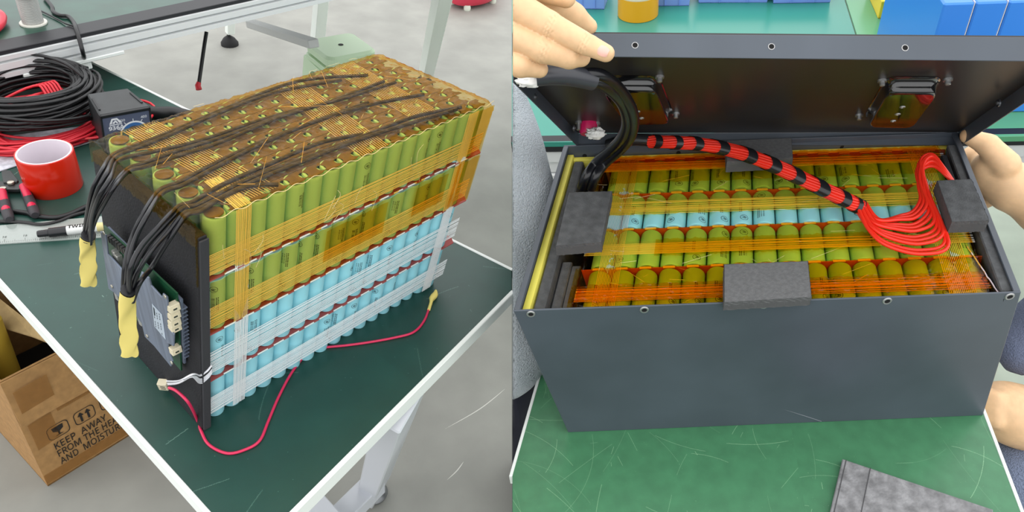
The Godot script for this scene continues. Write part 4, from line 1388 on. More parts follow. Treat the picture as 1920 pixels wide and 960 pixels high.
func power_leads() -> void:
	var P := LEFT_BENCH
	var black := mat("glossy_black_cable", rgb(18, 19, 24), 0.28)
	var tape := mat("masking_tape", rgb(232, 214, 120), 0.7, 0.0, tex["mottle"], 0.02)
	var Y := 0.288
	# far bundle
	var a := thing(P, "power_leads", "bundle of black power leads ending in yellow tape at the pack's far corner", "cable bundle", Vector3(-0.03, 0.1841, -0.1151), "black lead bundles of the tall pack")
	var tops := [[Vector3(0.3108, 0.2845, -0.0953), Vector3(0.2378, 0.2845, -0.1294), Vector3(0.1444, 0.2845, -0.1211), Vector3(0.078, 0.2845, -0.1097), Vector3(0.0384, 0.2845, -0.1047)], [Vector3(0.2779, 0.2845, -0.1033), Vector3(0.2035, 0.2845, -0.121), Vector3(0.135, 0.2845, -0.1161), Vector3(0.0723, 0.2845, -0.1045), Vector3(0.0367, 0.2845, -0.0995)], [Vector3(0.3244, 0.2845, -0.0618), Vector3(0.2474, 0.2845, -0.0648), Vector3(0.1826, 0.2845, -0.0718), Vector3(0.106, 0.2845, -0.0695), Vector3(0.0567, 0.2845, -0.0718), Vector3(0.0245, 0.2845, -0.0703)], [Vector3(0.3154, 0.2845, -0.072), Vector3(0.2351, 0.2845, -0.0677), Vector3(0.1679, 0.2845, -0.0696), Vector3(0.0954, 0.2845, -0.0617), Vector3(0.0546, 0.2845, -0.0633), Vector3(0.0233, 0.2845, -0.064)], [Vector3(0.2035, 0.2845, -0.0727), Vector3(0.1472, 0.2845, -0.0769), Vector3(0.0871, 0.2845, -0.0764), Vector3(0.042, 0.2845, -0.0837)]]
	var edges := [Vector3(0.0116, 0.2835, -0.1028), Vector3(0.0116, 0.2835, -0.0978), Vector3(0.0102, 0.2835, -0.072), Vector3(0.0095, 0.2835, -0.0678), Vector3(0.0115, 0.2835, -0.0904)]
	var mids := [[Vector3(-0.016, 0.299, -0.0584), Vector3(-0.03, 0.2826, -0.0566), Vector3(-0.03, 0.2356, -0.0912)], [Vector3(-0.018, 0.3024, -0.045), Vector3(-0.03, 0.2841, -0.048), Vector3(-0.03, 0.2402, -0.0825)], [Vector3(-0.016, 0.2919, -0.0428), Vector3(-0.028, 0.2742, -0.0495), Vector3(-0.03, 0.2407, -0.0761)], [Vector3(-0.02, 0.2995, -0.0274), Vector3(-0.03, 0.2778, -0.0387), Vector3(-0.03, 0.2437, -0.0705)], [Vector3(-0.02, 0.3026, -0.0352), Vector3(-0.034, 0.2896, -0.033), Vector3(-0.034, 0.2505, -0.0646)]]
	for k in 5:
		var m := M.new()
		var p: Array = tops[k].duplicate()
		p.append(edges[k])
		p.append_array(mids[k])
		p.append(Vector3(-0.03, 0.2003, -0.1132) + Vector3(0, 0, 0.0032 * k - 0.001))
		m.tube(smooth(p, 7), 0.002, 8)
		part("lead", m, black, a)
	taped_end(a, [Vector3(-0.03, 0.2127, -0.099), Vector3(-0.03, 0.1973, -0.1082), Vector3(-0.03, 0.1734, -0.1218), Vector3(-0.03, 0.1502, -0.1317), Vector3(-0.03, 0.117, -0.149)], 0.0074, tape)
	# near bundle
	var b := thing(P, "power_leads", "bundle of black power leads hanging before the protection board, ended with torn yellow tape", "cable bundle", Vector3(-0.05, 0.2201, 0.0192), "black lead bundles of the tall pack")
	tops = [[Vector3(0.3288, 0.2845, -0.0183), Vector3(0.2677, 0.2845, -0.0347), Vector3(0.1999, 0.2845, -0.0402), Vector3(0.1342, 0.2845, -0.039), Vector3(0.0706, 0.2845, -0.0303), Vector3(0.0339, 0.2845, -0.022)], [Vector3(0.2656, 0.2845, -0.0412), Vector3(0.1935, 0.2845, -0.0408), Vector3(0.1255, 0.2845, -0.035), Vector3(0.0666, 0.2845, -0.0237), Vector3(0.033, 0.2845, -0.0159)], [Vector3(0.3403, 0.2845, 0.0305), Vector3(0.2853, 0.2845, 0.0153), Vector3(0.2262, 0.2845, 0.0143), Vector3(0.1528, 0.2845, 0.0136), Vector3(0.0886, 0.2845, 0.0114), Vector3(0.0386, 0.2845, 0.0181), Vector3(0.0239, 0.2845, 0.0198)], [Vector3(0.3323, 0.2845, 0.0309), Vector3(0.2162, 0.2845, 0.0178), Vector3(0.144, 0.2845, 0.0169), Vector3(0.0845, 0.2845, 0.0176), Vector3(0.0223, 0.2845, 0.0259)], [Vector3(0.2148, 0.2845, 0.011), Vector3(0.1707, 0.2845, -0.0016), Vector3(0.1066, 0.2845, 0.0017), Vector3(0.0596, 0.2845, 0.0051), Vector3(0.0249, 0.2845, 0.0131)], [Vector3(0.0956, 0.2845, 0.0362), Vector3(0.0759, 0.2845, 0.0222), Vector3(0.0489, 0.2845, 0.0223), Vector3(0.022, 0.2845, 0.0299)]]
	edges = [Vector3(0.0123, 0.2835, -0.0215), Vector3(0.0127, 0.2835, -0.0168), Vector3(0.0123, 0.2835, 0.0156), Vector3(0.0111, 0.2835, 0.0229), Vector3(0.012, 0.2835, 0.011), Vector3(0.0108, 0.2835, 0.0268)]
	mids = [[Vector3(-0.016, 0.2854, 0.0055), Vector3(-0.03, 0.2648, 0.0045), Vector3(-0.044, 0.2494, 0.0146)], [Vector3(-0.018, 0.2912, 0.0177), Vector3(-0.034, 0.2757, 0.0222), Vector3(-0.046, 0.2584, 0.0278)], [Vector3(-0.01, 0.2724, 0.0174), Vector3(-0.03, 0.2647, 0.024), Vector3(-0.045, 0.2527, 0.0304)], [Vector3(-0.01, 0.2728, 0.0262), Vector3(-0.03, 0.2689, 0.036), Vector3(-0.044, 0.2538, 0.036)], [Vector3(-0.016, 0.2854, 0.0297), Vector3(-0.036, 0.2763, 0.0349), Vector3(-0.05, 0.2646, 0.0418)], [Vector3(-0.008, 0.2683, 0.0278), Vector3(-0.024, 0.241, 0.0184), Vector3(-0.042, 0.2419, 0.0325)]]
	for k in 6:
		var m := M.new()
		var p: Array = tops[k].duplicate()
		p.append(edges[k])
		p.append_array(mids[k])
		p.append(Vector3(-0.05, 0.2194, 0.0106) + Vector3(0.001 * (k % 2), 0, 0.0028 * k))
		m.tube(smooth(p, 7), 0.0022, 8)
		part("lead", m, black, b)
	taped_end(b, [Vector3(-0.05, 0.2359, 0.0269), Vector3(-0.05, 0.221, 0.0205), Vector3(-0.05, 0.1921, 0.0052), Vector3(-0.05, 0.167, -0.0028), Vector3(-0.05, 0.1432, -0.012), Vector3(-0.05, 0.1203, -0.0208)], 0.0072, tape)

func taped_end(parent: Node3D, p: Array, r: float, tape: Material) -> void:
	var s := smooth(p, 8)
	var b := M.new()
	b.tube(s.slice(0, 5), r * 0.86, 14)
	part("black_wrap", b, mat("black_plastic", rgb(22, 22, 26), 0.35), parent)
	var m := M.new()
	var q := s.slice(3)
	m.grid(func(u: float, v: float) -> Vector3:
		var k := u * (q.size() - 1)
		var c: Vector3 = q[int(k)].lerp(q[mini(int(k) + 1, q.size() - 1)], k - int(k))
		var flat := clampf(u * 1.6, 0.0, 0.8)
		var a := v * TAU
		var crease := 1.0 + 0.1 * sin(a * 3 + u * 22.0) * (0.3 + u)
		return c + Vector3(0.66, 0, 0.75) * cos(a) * r * (0.92 + 0.25 * flat) * crease + Vector3(0, 0.002 * sin(a * 2 + u * 9.0), 0) + Vector3(0.75, 0, -0.66) * sin(a) * r * (0.92 - flat) * crease, 30, 18, true)
	part("tape_wrap", m, tape, parent)

# ------------------------------------------------------------------ second place: floor, table, bench
func right_room() -> void:
	var P := RIGHT_BENCH
	var fl := M.new()
	fl.slab(clip([Vector3(-2.0, -0.75, 1.5), Vector3(3, -0.75, 1.5), Vector3(3, -0.75, -4), Vector3(-2.0, -0.75, -4)], P, 1.0), Vector3(0, -0.1, 0))
	structure(P, "floor", fl, mat("pale_green_floor", rgb(196, 204, 190), 0.5, 0.0, tex["concrete"], 0.9))
	var t := thing(P, "work_table", "bright green scratched work table with white edges under the black steel case", "table", Vector3(0.3, -0.75, -0.05))
	var a := Vector3(-0.0458, 0, -0.0696)
	var b := Vector3(-0.0647, 0, 0.0747)
	var c := Vector3(0.5481, 0, -0.0571)
	var d := Vector3(0.5458, 0, 0.0829)
	var le := (b - a).normalized()
	var re := (d - c).normalized()
	var poly := [a - le * 0.26, a + le * 0.5, c + re * 0.5, c - re * 0.28]
	var cut := clip(poly, P, 1.0)
	var top := M.new()
	top.slab(shifted(cut, Vector3(0, -0.018, 0)), Vector3(0, 0.018, 0), 0.0008)
	var green := mat("scratched_green_laminate", Color.WHITE, 0.35)
	green.albedo_texture = scratched(2048, rgb(66, 122, 86), rgb(186, 220, 178), 480, 12, 0.17)
	green.uv1_triplanar = true
	green.uv1_scale = Vector3.ONE / 0.75
	part("tabletop", top, green, t)
	var white := mat("white_edge", rgb(232, 236, 232), 0.5)
	for e in [[a - le * 0.26, a + le * 0.148, -1.0], [c - re * 0.28, c + re * 0.5, 1.0]]:
		var m := M.new()
		var o := Vector3(0.0032 * e[2], 0, 0)
		m.slab([e[0] - o * 0.3, e[1] - o * 0.3, e[1] + o, e[0] + o], Vector3(0, -0.02, 0), 0.0006)
		part("edge_strip", m, white, t).position += Vector3(0, 0.001, 0)
	for q in [Vector3(0.49, 0, -0.2), Vector3(0.02, 0, -0.2), Vector3(0.49, 0, 0.3)]:
		var m := M.new()
		m.bar(q + Vector3(0, -0.75, 0), q + Vector3(0, -0.018, 0), 0.04, 0.04, Vector3(1, 0, 0), 0.002)
		part("leg", m, mat("grey_powder_coat", rgb(205, 208, 214), 0.4), t)
	# back bench
	var bt := thing(P, "long_bench", "teal green bench with black edge and aluminium rail behind the steel case", "bench", Vector3(0.5, -0.75, -1.2))
	var zf := -0.69
	var sa := Vector3(0.6101, 0, -1.3034)
	var sb := Vector3(0.5993, 0, -1.1212)
	var sd := (sb - sa).normalized()
	var s0 := sb + sd * ((zf - 0.001 - sb.z) / sd.z)
	var s1 := sa - sd * 0.5
	var g := mat("teal_laminate", rgb(56, 140, 124), 0.25)
	var g2 := mat("leaf_green_laminate", rgb(92, 160, 118), 0.25)
	var p1 := M.new()
	p1.slab(clip([Vector3(-0.5, -0.012, zf), s0 + Vector3(-0.0015, -0.012, 0), s1 + Vector3(-0.0015, -0.012, 0), Vector3(-0.5, -0.012, s1.z)], P, 1.0), Vector3(0, 0.012, 0), 0.0005)
	part("benchtop_sheet", p1, g, bt)
	var p2 := M.new()
	p2.slab([s0 + Vector3(0.0015, -0.012, 0), Vector3(1.7, -0.012, zf - 0.03), Vector3(1.7, -0.012, s1.z), s1 + Vector3(0.0015, -0.012, 0)], Vector3(0, 0.012, 0), 0.0005)
	part("benchtop_sheet", p2, g2, bt)
	var be := M.new()
	be.slab(clip([Vector3(-0.5, -0.026, zf + 0.004), Vector3(1.7, -0.026, zf - 0.026), Vector3(1.7, -0.026, zf - 0.045), Vector3(-0.5, -0.026, zf - 0.02)], P, 1.0), Vector3(0, 0.0262, 0), 0.001)
	part("edge_strip", be, mat("black_edge", rgb(24, 25, 30), 0.5), bt)
	var alu := mat("aluminium", rgb(214, 216, 216), 0.38, 0.35, tex["brushed"], 0.3)
	for k in 3:
		var m := M.new()
		var y := -0.028 - k * 0.03
		var gz := 0.0 if k != 1 else -0.006
		m.slab(clip([Vector3(-0.5, y, zf + gz), Vector3(1.7, y, zf - 0.03 + gz), Vector3(1.7, y, zf - 0.06), Vector3(-0.5, y, zf - 0.04)], P, 1.0), Vector3(0, -0.028, 0), 0.0015)
		part("front_rail", m, alu, bt)
	for x in [0.2, 1.2]:
		var m := M.new()
		m.bar(Vector3(x, -0.75, -0.95), Vector3(x, -0.028, -0.95), 0.045, 0.045, Vector3(1, 0, 0), 0.002)
		part("leg", m, alu, bt)
	bench_items()

func bench_items() -> void:
	var P := RIGHT_BENCH
	var blue := mat("blue_bin", rgb(132, 164, 236), 0.4)
	var wide := [[Vector3(-0.0703, 0, -1.3067), Vector3(0.01, 0, -1.2972), "small blue storage bin half hidden behind the raised hand"], [Vector3(0.1381, 0, -1.3057), Vector3(0.2275, 0, -1.3015), "blue storage bin just right of the amber tape roll"], [Vector3(0.2525, 0, -1.3152), Vector3(0.4212, 0, -1.3041), "long pale blue storage bin in the middle of the teal bench"], [Vector3(0.436, 0, -1.2967), Vector3(0.5712, 0, -1.2914), "blue storage bin beside the seam of the bench top"]]
	for q in wide:
		var a: Vector3 = q[0]
		var b: Vector3 = q[1]
		bin(P, a, b, blue, q[2], "blue storage bins on the teal bench")
	bin(P, Vector3(0.6636, 0, -1.1961), Vector3(0.7275, 0, -1.1942), mat("yellow_bin", rgb(250, 214, 60), 0.4), "yellow storage bin beside the row of blue cells", "")
	# roll of amber tape
	var tc := Vector3(0.0971, 0, -1.2624)
	var t := thing(P, "amber_tape_roll", "roll of amber tape standing on the teal bench above the case lid", "tape roll", tc)
	var lx := Transform3D(Basis(), tc)
	var m := M.new()
	m.lathe(lx, [Vector2(0.036, 0.0), Vector2(0.05, 0.0), Vector2(0.0515, 0.0015), Vector2(0.0515, 0.056), Vector2(0.05, 0.0575), Vector2(0.043, 0.0575)], 48)
	part("tape", m, mat("amber_tape", rgb(228, 162, 20), 0.2), t)
	var m2 := M.new()
	m2.lathe(lx, [Vector2(0.036, 0), Vector2(0.0515, 0.0577), Vector2(0.052, 0.0585), Vector2(0.052, 0.09), Vector2(0.05, 0.092), Vector2(0.036, 0.092), Vector2(0.036, 0)], 48, 20.0)
	part("core", m2, mat("pale_core", rgb(232, 214, 190), 0.6), t)
	# row of blue prismatic cells
	var z := -0.7789
	var xs := [Vector3(0.6366, 0.2008, -0.7789).x, Vector3(0.6908, 0.1988, -0.7789).x, Vector3(0.7453, 0.1969, -0.7789).x]
	var w: float = xs[1] - xs[0]
	var skin := mat("blue_shrink_wrap", rgb(58, 134, 226), 0.28)
	for k in 5:
		var x: float = xs[0] + w * k
		var at := Vector3(x + w * 0.5, 0, z - 0.16)
		var o := thing(P, "prismatic_cell", ["blue wrapped prismatic cell at the near left end of its row, dark side showing", "second blue prismatic cell from the left end of the row", "third blue prismatic cell of the row behind the lid corner", "fourth blue prismatic cell, near the right edge of the picture", "last blue prismatic cell at the right end of the row"][k], "battery cell", at, "blue prismatic cells on the bench")
		var bm := M.new()
		bm.hexa([Vector3(x + 0.0012, 0, z), Vector3(x + w - 0.0012, 0, z), Vector3(x - 0.003, 0.229, z), Vector3(x + w - 0.0054, 0.229, z), Vector3(x + 0.0012, 0, z - 0.32), Vector3(x + w - 0.0012, 0, z - 0.32), Vector3(x - 0.003, 0.229, z - 0.32), Vector3(x + w - 0.0054, 0.229, z - 0.32)], 0.003)
		part("wrap", bm, skin, o)
		var sm := M.new()
		sm.hexa([Vector3(x + w - 0.0016, 0.002, z - 0.002), Vector3(x + w - 0.0002, 0.002, z - 0.002), Vector3(x + w - 0.006, 0.2295, z - 0.002), Vector3(x + w - 0.0046, 0.2295, z - 0.002), Vector3(x + w - 0.0016, 0.002, z - 0.3), Vector3(x + w - 0.0002, 0.002, z - 0.3), Vector3(x + w - 0.006, 0.2295, z - 0.3), Vector3(x + w - 0.0046, 0.2295, z - 0.3)])
		part("spacer", sm, mat("white_plastic", rgb(222, 222, 220), 0.4), o)
		for e in [-0.06, -0.26]:
			var tm := M.new()
			tm.lathe(Transform3D(Basis(), Vector3(x + w * 0.5 - 0.004, 0.229, z + e)), [Vector2(0.016, 0), Vector2(0.015, 0.003), Vector2(0.008, 0.004), Vector2(0.008, 0.01), Vector2(0, 0.01)], 16)
			part("terminal", tm, mat("cell_cap", rgb(170, 170, 165), 0.35, 0.8), o)

func bin(P: Transform3D, a: Vector3, b: Vector3, mt: Material, label: String, group: String) -> void:
	# open storage bin: tapered walls, stacking lip, ribs on the front
	var x := (b - a).normalized()
	var z := Vector3(x.z, 0, -x.x)
	var w := a.distance_to(b)
	var d := 0.13
	var h := 0.075
	var t := thing(P, "storage_bin", label, "bin", (a + b) * 0.5 + z * d * 0.5, group)
	var f := func(u: float, y: float, v: float) -> Vector3:
		var s := 1.0 + 0.1 * y / h
		return a + x * ((u - 0.5) * s + 0.5) * w + Vector3(0, y, 0) + z * ((v - 0.5) * s + 0.5) * d
	var e := 0.0028 / w
	var ed := 0.0028 / d
	for s in [[Vector3(0, 0, 0), Vector3(1, h * 0.6, ed)], [Vector3(0, 0, 1 - ed), Vector3(1, h, 1)], [Vector3(0, 0, ed), Vector3(e, h, 1 - ed)], [Vector3(1 - e, 0, ed), Vector3(1, h, 1 - ed)]]:
		var m := M.new()
		m.hexa(block(f, s[0], s[1]), 0.0006)
		part("wall", m, mt, t)
	var fl := M.new()
	fl.hexa(block(f, Vector3(0, 0, 0), Vector3(1, 0.003, 1)), 0.0006)
	part("base", fl, mt, t)
	var lip := M.new()
	lip.hexa(block(f, Vector3(-0.03, h * 0.58, -0.05), Vector3(1.03, h * 0.64, 0.02)), 0.0008)
	part("lip", lip, mt, t)
	for k in 2:
		var m := M.new()
		m.hexa(block(f, Vector3(0.3 + 0.4 * k, 0.002, -0.025), Vector3(0.315 + 0.4 * k, h * 0.58, 0.0)), 0.0004)
		part("rib", m, mt, t)

# ------------------------------------------------------------------ steel case and its lid
func steel_case() -> void:
	var P := RIGHT_BENCH
	var t := thing(P, "steel_case", "open black steel battery case standing on the scratched green table", "case", CS[0])
	var steel := mat("black_steel", rgb(78, 86, 96), 0.38, 0.0, noise_tex("steel_wear", 0.006, 4, 0.86, 1.0, 51), 0.5, tex["speck"], 0.004)
	var th := 0.004
	for s in [[Vector3(0, 0, 0), Vector3(1, 1, 0.008)], [Vector3(0, 0, 0.99), Vector3(1, 1, 1)], [Vector3(0, 0, 0.008), Vector3(0.005, 1, 0.99)], [Vector3(0.995, 0, 0.008), Vector3(1, 1, 0.99)], [Vector3(0.005, 0, 0.008), Vector3(0.995, 0.012, 0.99)]]:
		var m := M.new()
		m.hexa(block(cs, s[0], s[1]), 0.0008)
		part("panel", m, steel, t)
	# folded lips along the side and back rims
	for s in [[Vector3(0.002, 0.985, 0.006), Vector3(0.014, 1.0, 0.992)], [Vector3(0.986, 0.985, 0.006), Vector3(0.998, 1.0, 0.992)]]:
		var m := M.new()
		m.hexa(block(cs, s[0], s[1]), 0.0008)
		part("rim_lip", m, steel, t)
	# rivet nuts along the front, punched holes along the sides and back
	var bright := mat("bright_rivet", rgb(168, 168, 168), 0.4, 0.8)
	var dark := mat("dark_hole_black", rgb(6, 6, 7), 0.9)
	var fo := (CS[1] - CS[0]).cross(CS[2] - CS[0]).normalized()
	for q in [0.034, 0.268, 0.508, 0.748, 0.98]:
		var m := M.new()
		var fx := frame(cs(q, 0.976, 0.0), CS[1] - CS[0], fo)
		m.lathe(fx, [Vector2(0.0052, -0.001), Vector2(0.0052, 0.0006), Vector2(0.0044, 0.0014), Vector2(0.0031, 0.0013), Vector2(0.003, -0.001)], 20)
		var o := part("rivet", m, bright, t)
		var h := M.new()
		h.lathe(fx, [Vector2(0.0033, 0.0), Vector2(0.0033, 0.0006), Vector2(0, 0.0006)], 16)
		part("hole", h, dark, o)
	var bo := (CS[2] - CS[6]).normalized()
	for q in [0.05, 0.3, 0.72, 0.935]:
		var h := M.new()
		h.lathe(frame(cs(q, 0.93, 0.989), CS[1] - CS[0], bo), [Vector2(0.0032, 0), Vector2(0.0032, 0.0004), Vector2(0, 0.0004)], 16)
		part("hole", h, dark, t)
	for q in [[0.9955, 0.93], [0.9955, 0.6], [0.9955, 0.26]]:
		var h := M.new()
		h.lathe(frame(cs(q[0] - 0.0006, 0.955, q[1]), CS[3] - CS[7], Vector3(-1, 0.1, 0)), [Vector2(0.0032, 0), Vector2(0.0032, 0.0004), Vector2(0, 0.0004)], 14)
		part("hole", h, mat("pale_hole", rgb(190, 196, 186), 0.8), t)
	# yellow insulating board lining the walls
	var yel := mat("yellow_board", rgb(246, 236, 104), 0.5)
	for s in [[Vector3(0.006, 0.02, 0.02), Vector3(0.022, 0.945, 0.985)], [Vector3(0.012, 0.02, 0.962), Vector3(0.99, 0.925, 0.986)], [Vector3(0.012, 0.02, 0.01), Vector3(0.99, 0.8, 0.018)]]:
		var m := M.new()
		m.hexa(block(cs, s[0], s[1]), 0.0004)
		part("liner", m, yel, t)
	var sc := M.new()
	sc.tube(smooth([cs(0.27, 0.28, -0.0012), cs(0.37, 0.28, -0.0012), cs(0.47, 0.23, -0.0012), cs(0.54, 0.13, -0.0012), cs(0.62, 0.01, -0.0012)], 8), 0.0005, 4)
	part("scratch", sc, mat("pale_scratch", rgb(120, 126, 132), 0.7), t)
	# lid held up behind the case
	var BL := Vector3(0.0061, 0.2583, -0.335)
	var BR := Vector3(0.5287, 0.2482, -0.3435)
	var TL := Vector3(-0.0661, 0.5335, -0.1041)
	var TR := Vector3(0.5168, 0.4911, -0.1397)
	var nl := Vector3(0, -0.6428, 0.766)
	var l := thing(P, "case_lid", "black steel case lid tilted up by hand, its underside and two handle cups showing", "lid", (BL + BR) * 0.5)
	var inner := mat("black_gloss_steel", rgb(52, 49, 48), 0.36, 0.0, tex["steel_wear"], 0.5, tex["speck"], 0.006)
	var pl := M.new()
	pl.slab(clip([BL, BR, TR, TL], P, 1.0), -nl * 0.002)
	part("plate", pl, inner, l)
	var lipc := clip([TL, TR, TR + nl * 0.024, TL + nl * 0.024], P, 1.0)
	var lp := M.new()
	lp.slab(lipc, (TL - BL).normalized() * 0.0016, 0.0004)
	part("front_lip", lp, steel, l)
	for k in 4:
		var q: Vector3 = [Vector3(0.087, 0.5249, -0.0956), Vector3(0.2186, 0.5128, -0.1058), Vector3(0.3451, 0.504, -0.1132), Vector3(0.4682, 0.4963, -0.1196)][k]
		var ux := (TR - TL).normalized()
		var up := (TL - BL).normalized()
		var c: Vector3 = TL + ux * (q - TL).dot(ux) + nl * 0.012 + up * 0.0016
		c.y = TL.lerp(TR, (q.x - TL.x) / (TR.x - TL.x)).y + (nl * 0.012 + up * 0.0016).y
		c.z = TL.lerp(TR, (q.x - TL.x) / (TR.x - TL.x)).z + (nl * 0.012 + up * 0.0016).z
		var m := M.new()
		m.lathe(frame(c, ux, up), [Vector2(0.0034, 0), Vector2(0.0034, 0.0004), Vector2(0.0026, 0.0006), Vector2(0.0024, 0.0)], 16)
		var ro := part("rivet", m, bright, l)
		var h := M.new()
		h.lathe(frame(c, ux, up), [Vector2(0.0026, 0.0003), Vector2(0.0026, 0.0006), Vector2(0, 0.0003)], 14)
		part("hole", h, dark, ro)
	for e in [[BL, TL, 1.0], [BR, TR, -1.0]]:
		var m := M.new()
		var o := Vector3(0.0016 * e[2], 0, 0)
		m.slab(clip([e[0], e[1], e[1] + nl * 0.02, e[0] + nl * 0.02], P, 1.0), o, 0.0003)
		part("side_lip", m, steel, l)
	var bl := M.new()
	bl.slab([BL, BR, BR + nl * 0.018, BL + nl * 0.018], Vector3(0, -0.0016, -0.001), 0.0003)
	part("back_lip", bl, steel, l)
	# screws in the side lips
	for q in [Vector3(-0.0324, 0.4021, -0.1987), Vector3(0.0056, 0.3021, -0.2826), Vector3(0.5047, 0.3646, -0.2302)]:
		var m := M.new()
		m.ball(q, Vector3(0.003, 0.003, 0.003), 10)
		m.lathe(frame(q, Vector3(0, 0.5, 1), Vector3(1, 0, 0)), [Vector2(0.0045, -0.001), Vector2(0.0045, 0.001), Vector2(0, 0.001)], 12)
		part("screw", m, mat("dull_screw", rgb(90, 92, 96), 0.4, 0.6), l)
	# two pressed handle cups
	var gloss := mat("gloss_black_cup", rgb(20, 20, 22), 0.12)
	gloss.clearcoat_enabled = true
	gloss.clearcoat = 0.8
	gloss.clearcoat_roughness = 0.05
	for s in [[[Vector3(0.3641, 0.4166, -0.2022), Vector3(0.423, 0.4139, -0.2045), Vector3(0.445, 0.3009, -0.2993), Vector3(0.3841, 0.3065, -0.2946)], [Vector3(0.3617, 0.4116, -0.2064), Vector3(0.4306, 0.411, -0.2069), Vector3(0.4424, 0.308, -0.2934), Vector3(0.3741, 0.3137, -0.2885)]], [[Vector3(0.0449, 0.4353, -0.1865), Vector3(0.1127, 0.4309, -0.1903), Vector3(0.1371, 0.3237, -0.2802), Vector3(0.0749, 0.3223, -0.2814)], [Vector3(0.1144, 0.4321, -0.1892), Vector3(0.141, 0.327, -0.2774)]]]:
		var q: Array = s[0]
		var f := func(u: float, v: float, r: float, lift_: float) -> Vector3:
			# rounded outline of a quadrilateral, u round it, shrunk by r
			var c: Vector3 = (q[0] + q[1] + q[2] + q[3]) * 0.25
			var k := u * 4.0
			var i := int(k) % 4
			var e := k - int(k)
			var a: Vector3 = q[i]
			var b: Vector3 = q[(i + 1) % 4]
			var p := a.lerp(b, e)
			var mid := minf(e, 1.0 - e)
			if mid < 0.18:
				var m0 := a.lerp(b, 0.18) if e < 0.5 else a.lerp(b, 0.82)
				var o: Vector3 = q[(i + 3) % 4] if e < 0.5 else q[(i + 2) % 4]
				var corner := a if e < 0.5 else b
				var m1 := corner.lerp(o, 0.18)
				var w := 0.5 + 0.5 * mid / 0.18
				var x := m1.lerp(corner, w).lerp(corner.lerp(m0, w), w)
				p = x
			return c + (p - c) * r + nl * lift_
		var cup := M.new()
		var prof := [[1.06, 0.0005], [1.0, 0.002], [0.96, 0.006], [0.94, 0.013], [0.92, 0.0155], [0.88, 0.0165]]
		cup.grid(func(u: float, v: float) -> Vector3:
			var k := v * (prof.size() - 1)
			var i := mini(int(k), prof.size() - 2)
			return f.call(fposmod(u, 1.0), 0, lerpf(prof[i][0], prof[i + 1][0], k - i), lerpf(prof[i][1], prof[i + 1][1], k - i)), 48, 10, true)
		var ring := []
		for k in 48: ring.append(f.call(k / 48.0, 0, 0.88, 0.0165))
		cup.face(ring, nl)
		var co := part("handle_cup", cup, gloss, l)
		for k in 3:
			var c: Vector3 = (q[0] + q[1]) * 0.5
			var c2: Vector3 = (q[2] + q[3]) * 0.5
			var m := M.new()
			m.lathe(frame(c.lerp(c2, 0.36 + 0.19 * k) + nl * 0.0165 + (q[1] - q[0]) * (-0.04), q[1] - q[0], nl), [Vector2(0.0034, 0), Vector2(0.003, 0.0008), Vector2(0.0016, 0.0009), Vector2(0.0014, 0.0003), Vector2(0, 0.0003)], 14)
			part("screw", m, bright, co)
		for w in s[1]:
			var m := M.new()
			m.lathe(frame(w, Vector3.RIGHT, nl), [Vector2(0.0052, 0), Vector2(0.005, 0.0025), Vector2(0.003, 0.0026), Vector2(0.003, 0.0065), Vector2(0.0022, 0.0072), Vector2(0, 0.0072)], 12)
			part("screw", m, bright, l)
	# pink socket with its two bolts
	var pk_ := Vector3(0.0249, 0.2961, -0.3033)
	var so := M.new()
	so.lathe(frame(pk_, Vector3.RIGHT, nl), [Vector2(0.013, 0), Vector2(0.013, 0.012), Vector2(0.011, 0.016), Vector2(0, 0.016)], 24)
	part("socket", so, mat("magenta_plastic", rgb(206, 24, 92), 0.35), l)
	for w in [Vector3(0.0113, 0.3023, -0.2981), Vector3(0.036, 0.2977, -0.302)]:
		var m := M.new()
		m.lathe(frame(w, Vector3.RIGHT, nl), [Vector2(0.005, 0), Vector2(0.005, 0.003), Vector2(0.003, 0.0032), Vector2(0.003, 0.012), Vector2(0, 0.012)], 12)
		part("screw", m, bright, l)
	# tissue wrapped round the socket and round the cable end
	for s in [[Vector3(0.0355, 0.2954, -0.2791), Vector3(0.013, 0.007, 0.009), "white tissue wrapped round the pink socket on the case lid"], [Vector3(-0.017, 0.4954, -0.0773), Vector3(0.015, 0.006, 0.01), "white tissue hanging under the fingers at the lid's upper corner"]]:
		var m := M.new()
		var nz := FastNoiseLite.new()
		nz.seed = 77
		nz.frequency = 0.9
		m.grid(func(u: float, v: float) -> Vector3:
			var a := u * TAU
			var b := (v - 0.5) * PI
			var d := Vector3(cos(a) * cos(b), sin(b), sin(a) * cos(b))
			var w := 1.0 + 0.55 * nz.get_noise_3dv(d * 2.2)
			return s[0] + d * s[1] * w, 30, 16, false)
		solo(P, "tissue", m, mat("white_tissue", rgb(240, 240, 236), 0.9), s[2], "tissue", s[0])

